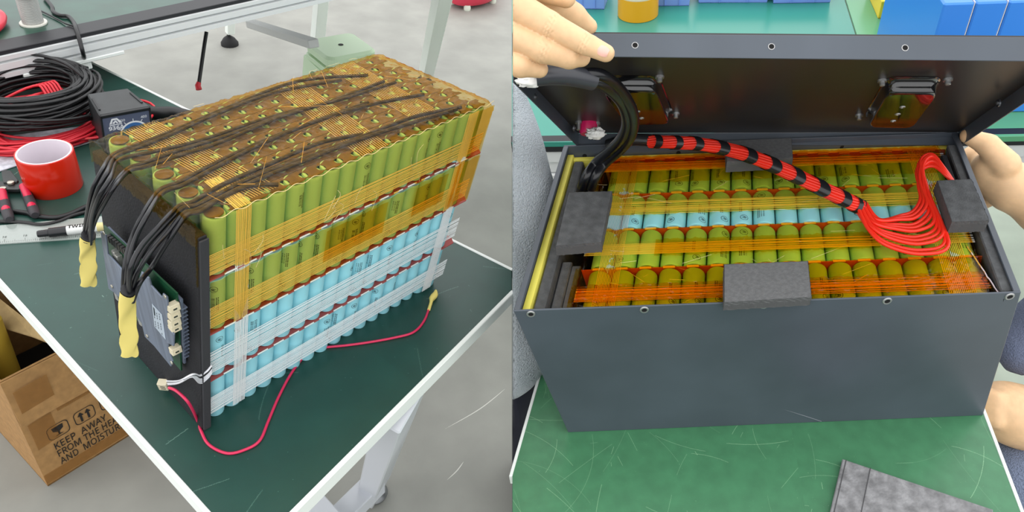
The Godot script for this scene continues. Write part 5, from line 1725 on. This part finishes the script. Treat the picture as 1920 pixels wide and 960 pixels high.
func case_contents() -> void:
	var P := RIGHT_BENCH
	# pack lying on its side
	var t := thing(P, "battery_pack", "battery pack lying on its side in the black case, blue cells under amber film", "battery pack", cs(0.5, 0.05, 0.5))
	var n := 16
	var u0 := 0.122
	var du := 0.0522
	var r := 0.5426 * du * 0.5 * 0.95
	var rowsw := [0.035, 0.262, 0.49, 0.727]
	var rw := 0.209
	var htop := 0.93
	var cl := (cs(0.5, 0.9, 1) - cs(0.5, 0.9, 0)).length() * rw
	var made := cell_meshes(r, cl)
	var wrap := mat("cyan_sleeve", rgb(150, 220, 226), 0.42)
	var tin := mat("cell_cap", rgb(170, 170, 165), 0.35, 0.8)
	var ink := mat("cell_print", rgb(24, 40, 52), 0.7)
	var upn := Vector3(0, 1, 0)
	for row in 4:
		for lay in 2:
			for c in n:
				var u := u0 + (c + 0.5 + (0.5 if lay == 1 else 0.0)) * du
				if u > 0.95: continue
				var h := htop - r / 0.2503 - lay * r * 1.74 / 0.2503
				# the negative end points to the viewer, so the cell runs from the far end to the near one
				var a := cs(u, h, rowsw[row] + rw)
				var b := cs(u, h, rowsw[row])
				var y := (b - a).normalized()
				var x := y.cross(upn).normalized()
				var turn := rng.randf_range(-2.2, 2.2)
				var o := inst("battery_cell", made[0], wrap, t, Transform3D(Basis(x, y, x.cross(y)), a))
				if lay == 0 and absf(turn) < 1.4: inst("print", made[2][rng.randi() % 3], ink, o, Transform3D(Basis(Vector3.UP, turn * 0.5), Vector3.ZERO), true)
				if lay == 0: inst("terminal", made[1], tin, o, Transform3D(), true)
	# orange insulating sheets standing between the rows
	var fish := mat("orange_insulation", rgb(232, 104, 56), 0.75, 0.0, tex["speck"], 0.02)
	for k in 4:
		var m := M.new()
		var w: float = rowsw[k] + rw + 0.008 if k < 3 else 0.952
		m.slab([cs(u0 - 0.012, 0.2, w), cs(u0 + n * du + 0.012, 0.2, w), cs(u0 + n * du + 0.012, htop - 0.008, w), cs(u0 - 0.012, htop - 0.008, w)], Vector3(0, 0, -0.0012))
		part("separator", m, fish, t)
		var e := M.new()
		for c in n: e.bar(cs(u0 + (c + 0.25) * du, htop - 0.004, w), cs(u0 + (c + 0.75) * du, htop - 0.004, w), 0.003, 0.0012, Vector3(0, 0, 1))
		part("separator_clip", e, mat("cream_board", rgb(226, 196, 120), 0.7), t)
	# amber films over the rows
	var am := film("case_film", rgb(250, 196, 56))
	var om := film("orange_film", rgb(250, 182, 58))
	var fn := FastNoiseLite.new()
	fn.seed = 14
	fn.frequency = 8.0
	var fr := FastNoiseLite.new()
	fr.seed = 18
	fr.frequency = 11.0
	fr.fractal_type = FastNoiseLite.FRACTAL_RIDGED
	for q in [[0.1, 0.95, 0.558, 0.95, 0.0], [0.115, 0.955, 0.03, 0.475, 0.0], [0.1, 0.945, 0.76, 0.952, 0.0022], [0.1, 0.945, 0.85, 0.952, 0.0032], [0.1, 0.958, 0.028, 0.245, 0.0022], [0.1, 0.958, 0.06, 0.15, 0.0032], [0.27, 0.76, 0.3, 0.395, 0.0022]]:
		var m := M.new()
		m.grid(func(u: float, v: float) -> Vector3:
			var uu := lerpf(q[0], q[1], u)
			var ww := lerpf(q[2] + 0.006 * fn.get_noise_2d(u * 3.0, 2.0), q[3] + 0.008 * fn.get_noise_2d(u * 4.0, 6.0), v)
			var ph := fposmod((uu - u0) / du, 1.0) - 0.5
			var sag := -0.001 * pow(absf(ph) * 2.0, 3.0)
			var seamw := 0.0
			for k in 3: seamw = maxf(seamw, 1.0 - absf(ww - rowsw[k] - rw - 0.006) / 0.02)
			return cs(uu, htop + 0.008, ww) + Vector3(0, q[4] + sag - 0.001 * maxf(seamw, 0.0) + 0.0009 * fn.get_noise_2d(uu * 9.0, ww * 6.0) + 0.0008 * fr.get_noise_2d(uu * 6.0, ww * 4.0), 0), 160, 36, false)
		part("film" if q[4] == 0.0 else "film_patch", m, om if q[4] > 0.0025 else am, t)
	# crumpled film hanging over both ends
	for s in [[0.118, -0.03, 1], [0.945, 0.024, -1]]:
		var m := M.new()
		m.grid(func(u: float, v: float) -> Vector3:
			var w := lerpf(0.02, 0.98, u)
			return cs(s[0] + s[1] * v + 0.008 * fr.get_noise_2d(u * 4.0, v * 2.0), htop + 0.01 - 0.16 * v * v, w) + Vector3(0, 0.003 * fr.get_noise_2d(u * 6.0, v * 3.0 + 4.0), 0), 60, 10, s[2] < 0)
		part("film_overhang", m, am, t)
	# filament tape
	var tape := clear("clear_tape", 0.06, Color.WHITE, 0.08)
	var fib := mat("glass_fibre", rgb(238, 240, 240), 0.5)
	for b in [[0.08, 0.16], [0.325, 0.4], [0.566, 0.668], [0.86, 0.935]]:
		var m := M.new()
		m.grid(func(u: float, v: float) -> Vector3: return cs(lerpf(0.11, 0.96, u), htop + 0.001, lerpf(b[0], b[1], v)), 4, 4, false)
		part("filament_tape", m, tape, t)
		var g := M.new()
		for k in 13:
			var w := lerpf(b[0], b[1], (k + rng.randf()) / 16.0)
			g.bar(cs(0.11, htop + 0.002, w), cs(0.96, htop + 0.002, w + rng.randf_range(-0.006, 0.006)), 0.0005, 0.0004, Vector3(0, 0, 1))
		part("tape_fibre", g, fib, t).set_meta("kind", "stuff")
	for b in [[0.15, 0.2], [0.875, 0.93]]:
		var g := M.new()
		for k in 15:
			var u := lerpf(b[0], b[1], (k + 0.5) / 15.0)
			g.bar(cs(u, htop + 0.004, 0.03), cs(u, htop + 0.004, 0.95), 0.0006, 0.0004, Vector3(1, 0, 0))
		part("tape_fibre", g, fib, t).set_meta("kind", "stuff")
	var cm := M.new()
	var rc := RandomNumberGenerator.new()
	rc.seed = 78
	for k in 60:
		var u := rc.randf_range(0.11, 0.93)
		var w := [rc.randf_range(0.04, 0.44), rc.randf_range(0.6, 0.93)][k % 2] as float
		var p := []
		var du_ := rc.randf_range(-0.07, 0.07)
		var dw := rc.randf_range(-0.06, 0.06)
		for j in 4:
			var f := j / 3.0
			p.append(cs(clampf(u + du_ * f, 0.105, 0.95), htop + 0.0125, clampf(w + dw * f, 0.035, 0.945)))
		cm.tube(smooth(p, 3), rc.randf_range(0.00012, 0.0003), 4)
	part("film_crease_glint", cm, clear("film_crease_glint", 0.55, rgb(246, 226, 170), 0.3), t).set_meta("kind", "stuff")  # pale ridges over the rows: creases with painted highlights
	# foam
	var foam := mat("charcoal_foam", rgb(94, 96, 98), 0.92, 0.0, tex["mottle"], 0.12, tex["pits"], 0.04)
	var cutf := mat("foam_cut", rgb(128, 129, 130), 0.95, 0.0, tex["grain"], 0.03, tex["speck"], 0.18)
	var foam2 := mat("mid_grey_foam", rgb(108, 109, 110), 0.92, 0.0, tex["fibre"], 0.1, tex["pits"], 0.04)
	foam_block(P, [Vector3(0.004, 0.272, -0.1792), Vector3(0.0603, 0.272, -0.1817), Vector3(0.0502, 0.272, -0.0835), Vector3(-0.0043, 0.272, -0.0758)], 0.017, 3, foam, cutf, "dark foam block at the left end of the case, propped under the black cables")
	foam_block(P, [Vector3(0.4564, 0.272, -0.2041), Vector3(0.4968, 0.272, -0.2073), Vector3(0.4924, 0.272, -0.1294), Vector3(0.4516, 0.272, -0.126)], 0.018, 3, foam, cutf, "dark foam block at the right end of the case over the red wire ends")
	foam_block(P, [Vector3(0.1917, 0.262, -0.0586), Vector3(0.2851, 0.262, -0.0662), Vector3(0.2801, 0.262, -0.0094), Vector3(0.1869, 0.262, 0.0018)], 0.014, 2, foam2, cutf, "grey foam block at the middle of the case's front rim")
	foam_block(P, [Vector3(0.2145, 0.262, -0.3087), Vector3(0.3018, 0.262, -0.3139), Vector3(0.2972, 0.262, -0.2663), Vector3(0.2111, 0.262, -0.2585)], 0.018, 5, foam2, cutf, "layered foam block at the back of the case under the red harness")
	var k := 0
	for s in [[Vector3(0.026, 0.3, 0.02), Vector3(0.05, 0.93, 0.95), "outermost foam strip along the left wall, next to the yellow liner"], [Vector3(0.053, 0.3, 0.02), Vector3(0.076, 0.88, 0.34), "second short foam strip from the left wall of the case"], [Vector3(0.077, 0.3, 0.02), Vector3(0.098, 0.875, 0.32), "third short foam strip, beside the pack's left end"], [Vector3(0.08, 0.3, 0.74), Vector3(0.1, 0.95, 0.98), "upright foam strip behind the black power cables"], [Vector3(0.966, 0.3, 0.02), Vector3(0.992, 0.985, 0.92), "long foam strip against the right wall of the case"], [Vector3(0.945, 0.3, 0.5), Vector3(0.96, 0.975, 0.86), "curved black foam sheet standing beside the red wire loops"]]:
		var m := M.new()
		m.hexa(block(cs, s[0], s[1]), 0.0015)
		solo(P, "foam_strip", m, foam if k != 5 else mat("black_board", rgb(26, 27, 33), 0.8), s[2], "foam", cs(s[0].x, s[0].y, s[0].z), "foam strips in the steel case")
		k += 1
	var sh := M.new()
	sh.slab([cs(0.962, 0.5, 0.02), cs(0.968, 0.96, 0.0), cs(0.94, 0.93, 0.3), cs(0.93, 0.5, 0.3)], Vector3(0.002, 0, 0.0006), 0.0004)
	var bo := solo(P, "black_board", sh, mat("black_board", rgb(26, 27, 33), 0.8), "black board with a torn pale edge in the front right corner of the case", "board", cs(0.96, 0.5, 0.02))
	var se := M.new()
	se.tube(jitter(smooth([cs(0.9685, 0.962, 0.0), cs(0.957, 0.95, 0.12), cs(0.941, 0.932, 0.3)], 10), 0.0004), 0.0008, 5)
	part("torn_edge", se, mat("white_core", rgb(226, 216, 224), 0.6), bo)
	# loose foam sheet on the table
	var fs := thing(P, "foam_sheet", "large loose sheet of grey foam lying on the table in front of the case", "foam", Vector3(0.3639, 0, 0.0532))
	var f0 := Vector3(0.3544, 0.008, 0.0285)
	var f1 := Vector3(0.5115, 0.008, 0.0863)
	var f2 := Vector3(0.3222, 0.008, 0.1138)
	var ux := f1 - f0
	var vx := (f2 - f0) * 1.0
	var fm := M.new()
	var fq := [f0 + Vector3(0, -0.008, 0), f1 + Vector3(0, -0.008, 0), f1 + vx * 1.4 + Vector3(0.01, -0.008, 0), f0 + vx * 1.7 + Vector3(0, -0.008, 0)]
	fm.slab(fq, Vector3(0, 0.008, 0), 0.001)
	part("sheet", fm, mat("pale_foam", rgb(156, 156, 158), 0.92, 0.0, noise_tex("foam_blotch", 0.02, 6, 0.66, 1.0, 61), 0.22, tex["pits"], 0.05), fs)
	for e in [0.025, 0.195]:
		var m := M.new()
		m.bar(f0 + ux * e + Vector3(0, 0.0003, 0), f0 + ux * e + vx * 1.2 + Vector3(0, 0.0003, 0), 0.0009, 0.0006, ux)
		part("score_line", m, mat("dark_groove", rgb(70, 70, 72), 0.95), fs)
	harness()

func foam_block(P: Transform3D, q: Array, h: float, layers: int, foam: Material, cutf: Material, label: String) -> void:
	var t := thing(P, "foam_block", label, "foam", (q[0] + q[2]) * 0.5 - Vector3(0, h, 0), "foam blocks in the steel case")
	for k in layers:
		var y := -h * (layers - k) / layers
		var s := 1.0 if k == layers - 1 else 0.985 + 0.01 * fposmod(k * 0.37, 1.0)
		var c: Vector3 = (q[0] + q[1] + q[2] + q[3]) * 0.25
		var p := []
		for e in q: p.append(c + (e - c) * s + Vector3(0, y, 0))
		var m := M.new()
		m.slab(p, Vector3(0, h / layers - 0.0004, 0), 0.0006)
		part("top_layer" if k == layers - 1 else "layer", m, foam if k == layers - 1 else cutf, t)
	var c: Vector3 = (q[0] + q[1] + q[2] + q[3]) * 0.25
	var sk := M.new()
	for k in 4:
		var a: Vector3 = c + (q[k] - c) * 1.002
		var b: Vector3 = c + (q[(k + 1) % 4] - c) * 1.002
		var ny := 6
		var d := Vector3(0, -h, 0)
		var o := d.cross(b - a).normalized()
		if o.dot(a - c) < 0: o = -o
		var nz := rng.randi()
		sk.grid(func(u: float, v: float) -> Vector3:
			var j := sin(u * 61.0 + nz % 7) * sin(v * 17.0 + u * 23.0)
			return a.lerp(b, u) + d * lerpf(0.03, 0.99, v) + o * 0.0005 * j, 24, ny, false)
	part("cut_side", sk, cutf, t)

func harness() -> void:
	var P := RIGHT_BENCH
	var red := mat("signal_red_wire", rgb(240, 48, 30), 0.36)
	var t := thing(P, "wire_harness", "bundle of red wires spiral wrapped with black tape, fanning out over the pack", "wire harness", Vector3(0.2699, 0.262, -0.2498))
	var core := smooth([Vector3(0.1093, 0.262, -0.3077), Vector3(0.1411, 0.268, -0.2958), Vector3(0.1752, 0.27, -0.2886), Vector3(0.2227, 0.272, -0.2676), Vector3(0.2668, 0.272, -0.2361), Vector3(0.3094, 0.266, -0.2065), Vector3(0.3499, 0.26, -0.1776), Vector3(0.3662, 0.254, -0.1715)], 8)
	var cnt := core.size()
	var side := []
	for k in cnt:
		var tt: Vector3 = (core[mini(k + 1, cnt - 1)] - core[maxi(k - 1, 0)]).normalized()
		var x := tt.cross(Vector3.UP).normalized()
		side.append([x, x.cross(tt)])
	for w in 13:
		var p := []
		for k in cnt:
			var a := TAU * w / 13.0 + k * 0.09
			var rr := 0.0078 + 0.001 * sin(w * 3.1)
			p.append(core[k] + side[k][0] * cos(a) * rr + side[k][1] * sin(a) * rr * 0.85)
		var m := M.new()
		m.tube(p, 0.0021, 7)
		part("wire", m, red, t)
	# the tape wound round the bundle: one ribbon per visible turn
	var blk := mat("black_tape", rgb(30, 30, 33), 0.22)
	for s in [1.5, 7.5, 13.5, 19.0, 25.0, 30.0, 35.0, 40.0, 45.0, 49.5, 53.5]:
		var m := M.new()
		m.grid(func(u: float, v: float) -> Vector3:
			var a := u * TAU
			var kk: float = clampf(s + v * 2.0 + 2.3 * cos(a - 0.6), 0.0, cnt - 1.001)
			var i := int(kk)
			var c: Vector3 = core[i].lerp(core[i + 1], kk - i)
			return c + side[i][0] * cos(a) * 0.0107 + side[i][1] * sin(a) * 0.0096, 24, 4, false)
		part("tape_turn", m, blk, t)
	var sl := M.new()
	sl.tube(smooth([Vector3(0.1123, 0.262, -0.3089), Vector3(0.0885, 0.262, -0.312), Vector3(0.066, 0.258, -0.3128), Vector3(0.0507, 0.25, -0.3166)], 4), 0.0085, 12)
	part("sleeve", sl, mat("black_sleeve", rgb(34, 35, 38), 0.3), t)
	# loops fanning out to the balance taps
	var ends := [[1722, 420], [1740, 440], [1752, 448], [1760, 455], [1768, 462], [1772, 468], [1775, 472], [1735, 432], [1745, 425], [1778, 460], [1730, 452]]
	for k in 11:
		var m := M.new()
		var f := k / 10.0
		var o := Vector3(0, 0.0015 * (k % 3), 0)
		var s: Vector3 = core[cnt - 1] + Vector3(lerpf(0.006, -0.006, f), 0.004 * sin(k * 2.0), lerpf(-0.006, 0.006, f))
		var low := lerpf(402.0, 462.0, f)
		var p1 := Vector3(0.3833, 0.252, -0.1517).lerp(Vector3(0.3658, 0.252, -0.1317), f) + o
		var p2 := Vector3(0.4106, 0.25, -0.1624).lerp(Vector3(0.3808, 0.25, -0.1057), f) + o
		var p3 := Vector3(0.4261, 0.25, -0.1707).lerp(Vector3(0.4157, 0.25, -0.0918), f) + o
		var p4 := Vector3(0.4398, 0.252, -0.1933).lerp(Vector3(0.4488, 0.252, -0.1104), f) + o
		var p5 := Vector3(0.4424, 0.256, -0.2174).lerp(Vector3(0.4486, 0.256, -0.1884), fposmod(f * 2.3, 1.0)) + o
		var p6 := Vector3(0.4515, 0.262, -0.2396).lerp(Vector3(0.4487, 0.262, -0.2487), f) + o * 2.0
		var p7 := Vector3(0.4634, 0.268, -0.2382).lerp(Vector3(0.4632, 0.268, -0.2566), fposmod(f * 3.7, 1.0)) + o * 2.0
		var p8 := Vector3(0.4736, 0.266, -0.2207).lerp(Vector3(0.4729, 0.266, -0.2341), fposmod(f * 3.7, 1.0)) + o
		var p9 := Vector3(0.4835, 0.258, -0.2148)
		m.tube(smooth([s, p1, p2, p3, p4, p5, p6, p7, p8, p9], 7), 0.0023, 7)
		part("wire", m, red, t)
	# two thick black cables rising out of the case to the lid
	var blk2 := mat("glossy_black_cable", rgb(18, 19, 24), 0.28)
	var c := thing(P, "power_cables", "two thick black power cables arching from the foam block up to the lid", "cable", Vector3(0.024, 0.255, -0.2125))
	for k in 2:
		var m := M.new()
		var o := Vector3(0.012 * k, 0, 0.001 * k)
		m.tube(smooth([Vector3(0.0186, 0.25, -0.2166) + o, Vector3(0.0256, 0.27, -0.2163) + o, Vector3(0.0378, 0.2794, -0.2333) + o, Vector3(0.0581, 0.311, -0.2187) + o, Vector3(0.072, 0.3466, -0.1926) + o * 0.8, Vector3(0.0784, 0.3818, -0.1715) + o * 0.6, Vector3(0.0747, 0.4177, -0.1489) + o * 0.6, Vector3(0.0647, 0.4509, -0.1223) + Vector3(0.004, 0.006, 0) * k, Vector3(0.05, 0.4763, -0.1014) + Vector3(0.002, 0.008, 0) * k, Vector3(0.0347, 0.4861, -0.0934) + Vector3(0, 0.004, 0) * k], 7), 0.0068, 12)
		part("cable", m, blk2, c)
	var sv := M.new()
	sv.tube(smooth([Vector3(0.0442, 0.481, -0.0976), Vector3(0.0322, 0.4878, -0.0917), Vector3(0.0168, 0.4953, -0.0844), Vector3(0.0014, 0.4997, -0.0783), Vector3(-0.0117, 0.4998, -0.0756)], 5), 0.0102, 16)
	part("sleeve", sv, mat("grey_heat_shrink", rgb(58, 60, 66), 0.35), c)

# ------------------------------------------------------------------ the two people at the second bench
func people() -> void:
	var P := RIGHT_BENCH
	var skin := mat("skin_light", rgb(240, 198, 152), 0.5, 0.0, noise_tex("skin_tone", 0.01, 3, 0.92, 1.0, 81), 0.06)
	skin.subsurf_scatter_enabled = true
	skin.subsurf_scatter_strength = 0.03
	var cloth := mat("grey_blue_shirt", rgb(192, 200, 206), 0.85, 0.0, noise_tex("weave", 0.2, 2, 0.86, 1.0, 71), 0.05, tex["folds"], 0.3)
	var denim := mat("navy_trousers", rgb(24, 26, 42), 0.85, 0.0, tex["weave"], 0.05)
	var inside := func(d: float, p: Vector3) -> float: return maxf(d, 0.0006 - (P * p).x)
	# left: hand on the lid, shirt beside the case
	var t := thing(P, "person", "person in grey blue shirt at the left, raising the lid with one hand", "person", Vector3(-0.12, -0.75, -0.35))
	var m := M.new()
	var ix := [[Vector3(-0.0412, 0.5953, -0.0548), Vector3(0.0094, 0.5719, -0.0367), 0.0148, 0.0125, 0.004], [Vector3(0.0094, 0.5719, -0.0367), Vector3(0.0419, 0.5594, -0.025), 0.0122, 0.0098, 0.003], [Vector3(0.0419, 0.5594, -0.025), Vector3(0.0598, 0.553, -0.0187), 0.0098, 0.0078, 0.002]]
	var md := [[Vector3(-0.0474, 0.5714, -0.0449), Vector3(0.0042, 0.5537, -0.0283), 0.0145, 0.0128, 0.004], [Vector3(0.0042, 0.5537, -0.0283), Vector3(0.0269, 0.5452, -0.0293), 0.0126, 0.0112, 0.003], [Vector3(0.0269, 0.5452, -0.0293), Vector3(0.037, 0.541, -0.0345), 0.011, 0.0085, 0.002]]
	var rg := [[Vector3(-0.0489, 0.5471, -0.0357), Vector3(-0.0184, 0.5403, -0.0248), 0.0128, 0.0112, 0.004], [Vector3(-0.0184, 0.5403, -0.0248), Vector3(-0.0015, 0.5318, -0.0315), 0.011, 0.008, 0.003]]
	var th := [[Vector3(-0.0447, 0.6038, -0.1036), Vector3(0.0036, 0.5671, -0.1003), 0.022, 0.016, 0.006], [Vector3(0.0036, 0.5671, -0.1003), Vector3(0.0255, 0.5447, -0.1117), 0.0158, 0.012, 0.004], [Vector3(0.0255, 0.5447, -0.1117), Vector3(0.0396, 0.531, -0.1158), 0.012, 0.0085, 0.003]]
	var tip := [[Vector3(0.0062, 0.5829, -0.081), Vector3(0.0219, 0.5774, -0.0792), 0.0105, 0.0088, 0.003]]
	var fingers := [ix, md, rg, th, tip]
	var creases := []
	for c in [[Vector3(0.0105, 0.5764, -0.0273), ix[0]], [Vector3(0.0414, 0.5636, -0.0191), ix[1]], [Vector3(0.0063, 0.5577, -0.0186), md[0]]]: creases.append([c[0], (c[1][1] - c[1][0]).normalized()])
	var hand := func(p: Vector3) -> float:
		var d := 1e3
		for f in fingers: d = blend(d, bones(p, f), 0.0007)
		# back of the hand and forearm
		d = blend(d, bones(p, [[Vector3(-0.0305, 0.5957, -0.0852), Vector3(-0.0177, 0.6085, -0.1138), 0.03, 0.033, 0.01], [Vector3(-0.0177, 0.6085, -0.1138), Vector3(-0.0089, 0.6524, -0.1845), 0.03, 0.027, 0.01], [Vector3(-0.0089, 0.6524, -0.1845), Vector3(-0.0126, 0.7446, -0.4089), 0.027, 0.036, 0.01]]), 0.012)
		# knuckle creases across the index and middle fingers
		for c in creases:
			var q: Vector3 = p - c[0]
			if q.length_squared() < 0.0003:
				var s: float = q.dot(c[1])
				d += 0.0009 * (exp(-pow((s + 0.0026) / 0.0008, 2.0)) * 0.7 + exp(-pow(s / 0.0008, 2.0)) + exp(-pow((s - 0.0026) / 0.0008, 2.0)) * 0.6)
		return inside.call(d, p)
	nets(m, hand, Vector3(-0.06, 0.42, -0.14), Vector3(0.095, 0.72, 0.05), 0.0019)
	part("body", m, skin, t)
	var nail := M.new()
	var nc := Vector3(0.0573, 0.5591, -0.0121)
	var nf := frame(nc, Vector3(0.0598, 0.553, -0.0187) - Vector3(0.0419, 0.5594, -0.025), Vector3(0.0428, 0.5683, -0.0294) - Vector3(0.0383, 0.5536, -0.0188))
	nail.grid(func(u: float, v: float) -> Vector3:
		var x := (u - 0.5) * 2.0
		var y := (v - 0.5) * 2.0
		var k := sqrt(maxf(0.0, 1.0 - x * x * 0.5))
		return nf * Vector3(x * 0.0052, y * 0.0046 * k, -0.0016 * y * y - 0.0008 * x * x), 12, 12, false)
	part("fingernail", nail, mat("fingernail", rgb(240, 186, 170), 0.3), t)
	var cuff := M.new()
	nets(cuff, func(p: Vector3) -> float: return inside.call(bones(p, [[Vector3(-0.0112, 0.7048, -0.3025), Vector3(-0.0174, 0.8254, -0.5946), 0.042, 0.052, 0.01], [Vector3(-0.0174, 0.8254, -0.5946), Vector3(-0.0932, 0.6254, -0.8072), 0.055, 0.07, 0.03]]), p), Vector3(-0.1, 0.5, -0.4), Vector3(0.2, 1.0, 0.25), 0.008)
	part("sleeve", cuff, cloth, t)
	var sh := M.new()
	var torso := func(p: Vector3) -> float:
		var d := bones(p, [[Vector3(-0.105, 0.3259, -0.3158), Vector3(-0.081, 0.178, -0.2239), 0.04, 0.062, 0.03], [Vector3(-0.081, 0.178, -0.2239), Vector3(-0.0922, 0.0243, -0.1329), 0.062, 0.05, 0.03], [Vector3(-0.1514, 0.2403, -0.295), Vector3(-0.1357, 0.0284, -0.1275), 0.1, 0.1, 0.05]])
		d += 0.0018 * sin(p.y * 60.0 + p.x * 90.0) * sin(p.z * 40.0)
		return inside.call(d, p)
	nets(sh, torso, Vector3(-0.26, -0.42, -0.6), Vector3(0.06, 0.52, 0.0), 0.0065)
	part("shirt", sh, cloth, t)
	var tr := M.new()
	nets(tr, func(p: Vector3) -> float: return inside.call(bones(p, [[Vector3(-0.1255, -0.0712, -0.1195), Vector3(-0.1019, -0.1601, -0.1383), 0.075, 0.07, 0.03], [Vector3(-0.1019, -0.1601, -0.1383), Vector3(-0.1557, -0.6079, -0.1925), 0.07, 0.06, 0.03]]), p), Vector3(-0.2, -0.75, -0.55), Vector3(0.1, 0.1, 0.1), 0.012)
	part("trousers", tr, denim, t)
	# right: both hands on the case
	var q := thing(P, "person", "person at the right steadying the case with both hands, only arms and hips showing", "person", Vector3(0.8, -0.75, -0.1))
	var b := M.new()
	var up := func(p: Vector3) -> float:
		var d := bones(p, [[Vector3(0.6365, 0.1756, -0.2637), Vector3(0.5938, 0.1969, -0.2884), 0.034, 0.03, 0.01], [Vector3(0.5938, 0.1969, -0.2884), Vector3(0.5673, 0.2132, -0.305), 0.03, 0.026, 0.012], [Vector3(0.5981, 0.1867, -0.3075), Vector3(0.5616, 0.2052, -0.3447), 0.022, 0.018, 0.012]])
		# thumb folding over the rim, palm heel below it
		d = blend(d, bones(p, [[Vector3(0.5734, 0.233, -0.2901), Vector3(0.5531, 0.2506, -0.3092), 0.019, 0.0145, 0.006], [Vector3(0.5531, 0.2506, -0.3092), Vector3(0.5314, 0.2557, -0.3233), 0.0142, 0.0105, 0.004]]), 0.006)
		d = blend(d, capsule(p, Vector3(0.5882, 0.1922, -0.2828), Vector3(0.5656, 0.2008, -0.2999), 0.024, 0.018), 0.006)
		# four fingers reaching round behind the wall
		for k in 4:
			var a := Vector3(0.5666, 0.2104, -0.3438).lerp(Vector3(0.5857, 0.1692, -0.3023), k / 3.0)
			var c := a + Vector3(-0.034, -0.035 - 0.004 * k, -0.01)
			d = blend(d, capsule(p, a, c, 0.0105, 0.008), 0.004)
		return d
	var low := func(p: Vector3) -> float:
		var d := bones(p, [[Vector3(0.6933, -0.0978, -0.1027), Vector3(0.6293, -0.074, -0.1113), 0.05, 0.043, 0.01], [Vector3(0.6293, -0.074, -0.1113), Vector3(0.6105, -0.0634, -0.1173), 0.043, 0.036, 0.01]])
		for k in 4:
			var a := Vector3(0.5915, -0.0356, -0.1115).lerp(Vector3(0.592, -0.0601, -0.0887), k / 3.0)
			d = blend(d, capsule(p, a, a + Vector3(-0.02, -0.002, -0.012), 0.0105, 0.009), 0.006)
		return d
	var whole := func(p: Vector3) -> float:
		# both forearms run on under the sleeves to one trunk
		var d: float = minf(up.call(p), low.call(p))
		return blend(d, bones(p, [[Vector3(0.6365, 0.1756, -0.2637), Vector3(0.8029, 0.0327, -0.3316), 0.034, 0.045, 0.01], [Vector3(0.6933, -0.0978, -0.1027), Vector3(0.824, -0.0739, -0.2778), 0.045, 0.045, 0.01], [Vector3(0.8579, -0.0017, -0.3944), Vector3(0.8869, -0.1588, -0.3088), 0.06, 0.06, 0.02]]), 0.01)
	nets(b, whole, Vector3(0.44, -0.2, -0.45), Vector3(0.84, 0.38, 0.04), 0.0042)
	part("body", b, skin, q)
	var rs := M.new()
	var arm := func(p: Vector3) -> float:
		var d := bones(p, [[Vector3(0.6452, -0.0272, -0.1864), Vector3(0.6984, -0.0181, -0.234), 0.032, 0.046, 0.02], [Vector3(0.6984, -0.0181, -0.234), Vector3(0.8232, -0.0379, -0.3114), 0.05, 0.07, 0.02], [Vector3(0.9052, -0.0323, -0.4035), Vector3(0.9938, -0.3694, -0.3145), 0.12, 0.12, 0.05]])
		return d + 0.0015 * sin(p.y * 70.0 + p.x * 50.0)
	nets(rs, arm, Vector3(0.55, -0.3, -0.5), Vector3(1.15, 0.45, 0.2), 0.011)
	part("shirt", rs, mat("slate_shirt", rgb(112, 122, 148), 0.85, 0.0, tex["weave"], 0.05, tex["folds"], 0.3), q)
	var hp := M.new()
	nets(hp, func(p: Vector3) -> float: return bones(p, [[Vector3(0.8334, -0.2381, -0.1953), Vector3(0.6678, -0.1661, -0.061), 0.12, 0.068, 0.04], [Vector3(0.6678, -0.1661, -0.061), Vector3(0.6868, -0.275, 0.0093), 0.066, 0.06, 0.04], [Vector3(0.6868, -0.275, 0.0093), Vector3(0.9223, -0.8352, -0.0707), 0.06, 0.05, 0.03]]) + 0.002 * sin(p.y * 50.0 + p.x * 70.0), Vector3(0.5, -0.78, -0.4), Vector3(1.1, 0.05, 0.4), 0.011)
	part("trousers", hp, mat("faded_blue_trousers", rgb(140, 152, 182), 0.85, 0.0, tex["weave"], 0.05, tex["folds"], 0.3), q)
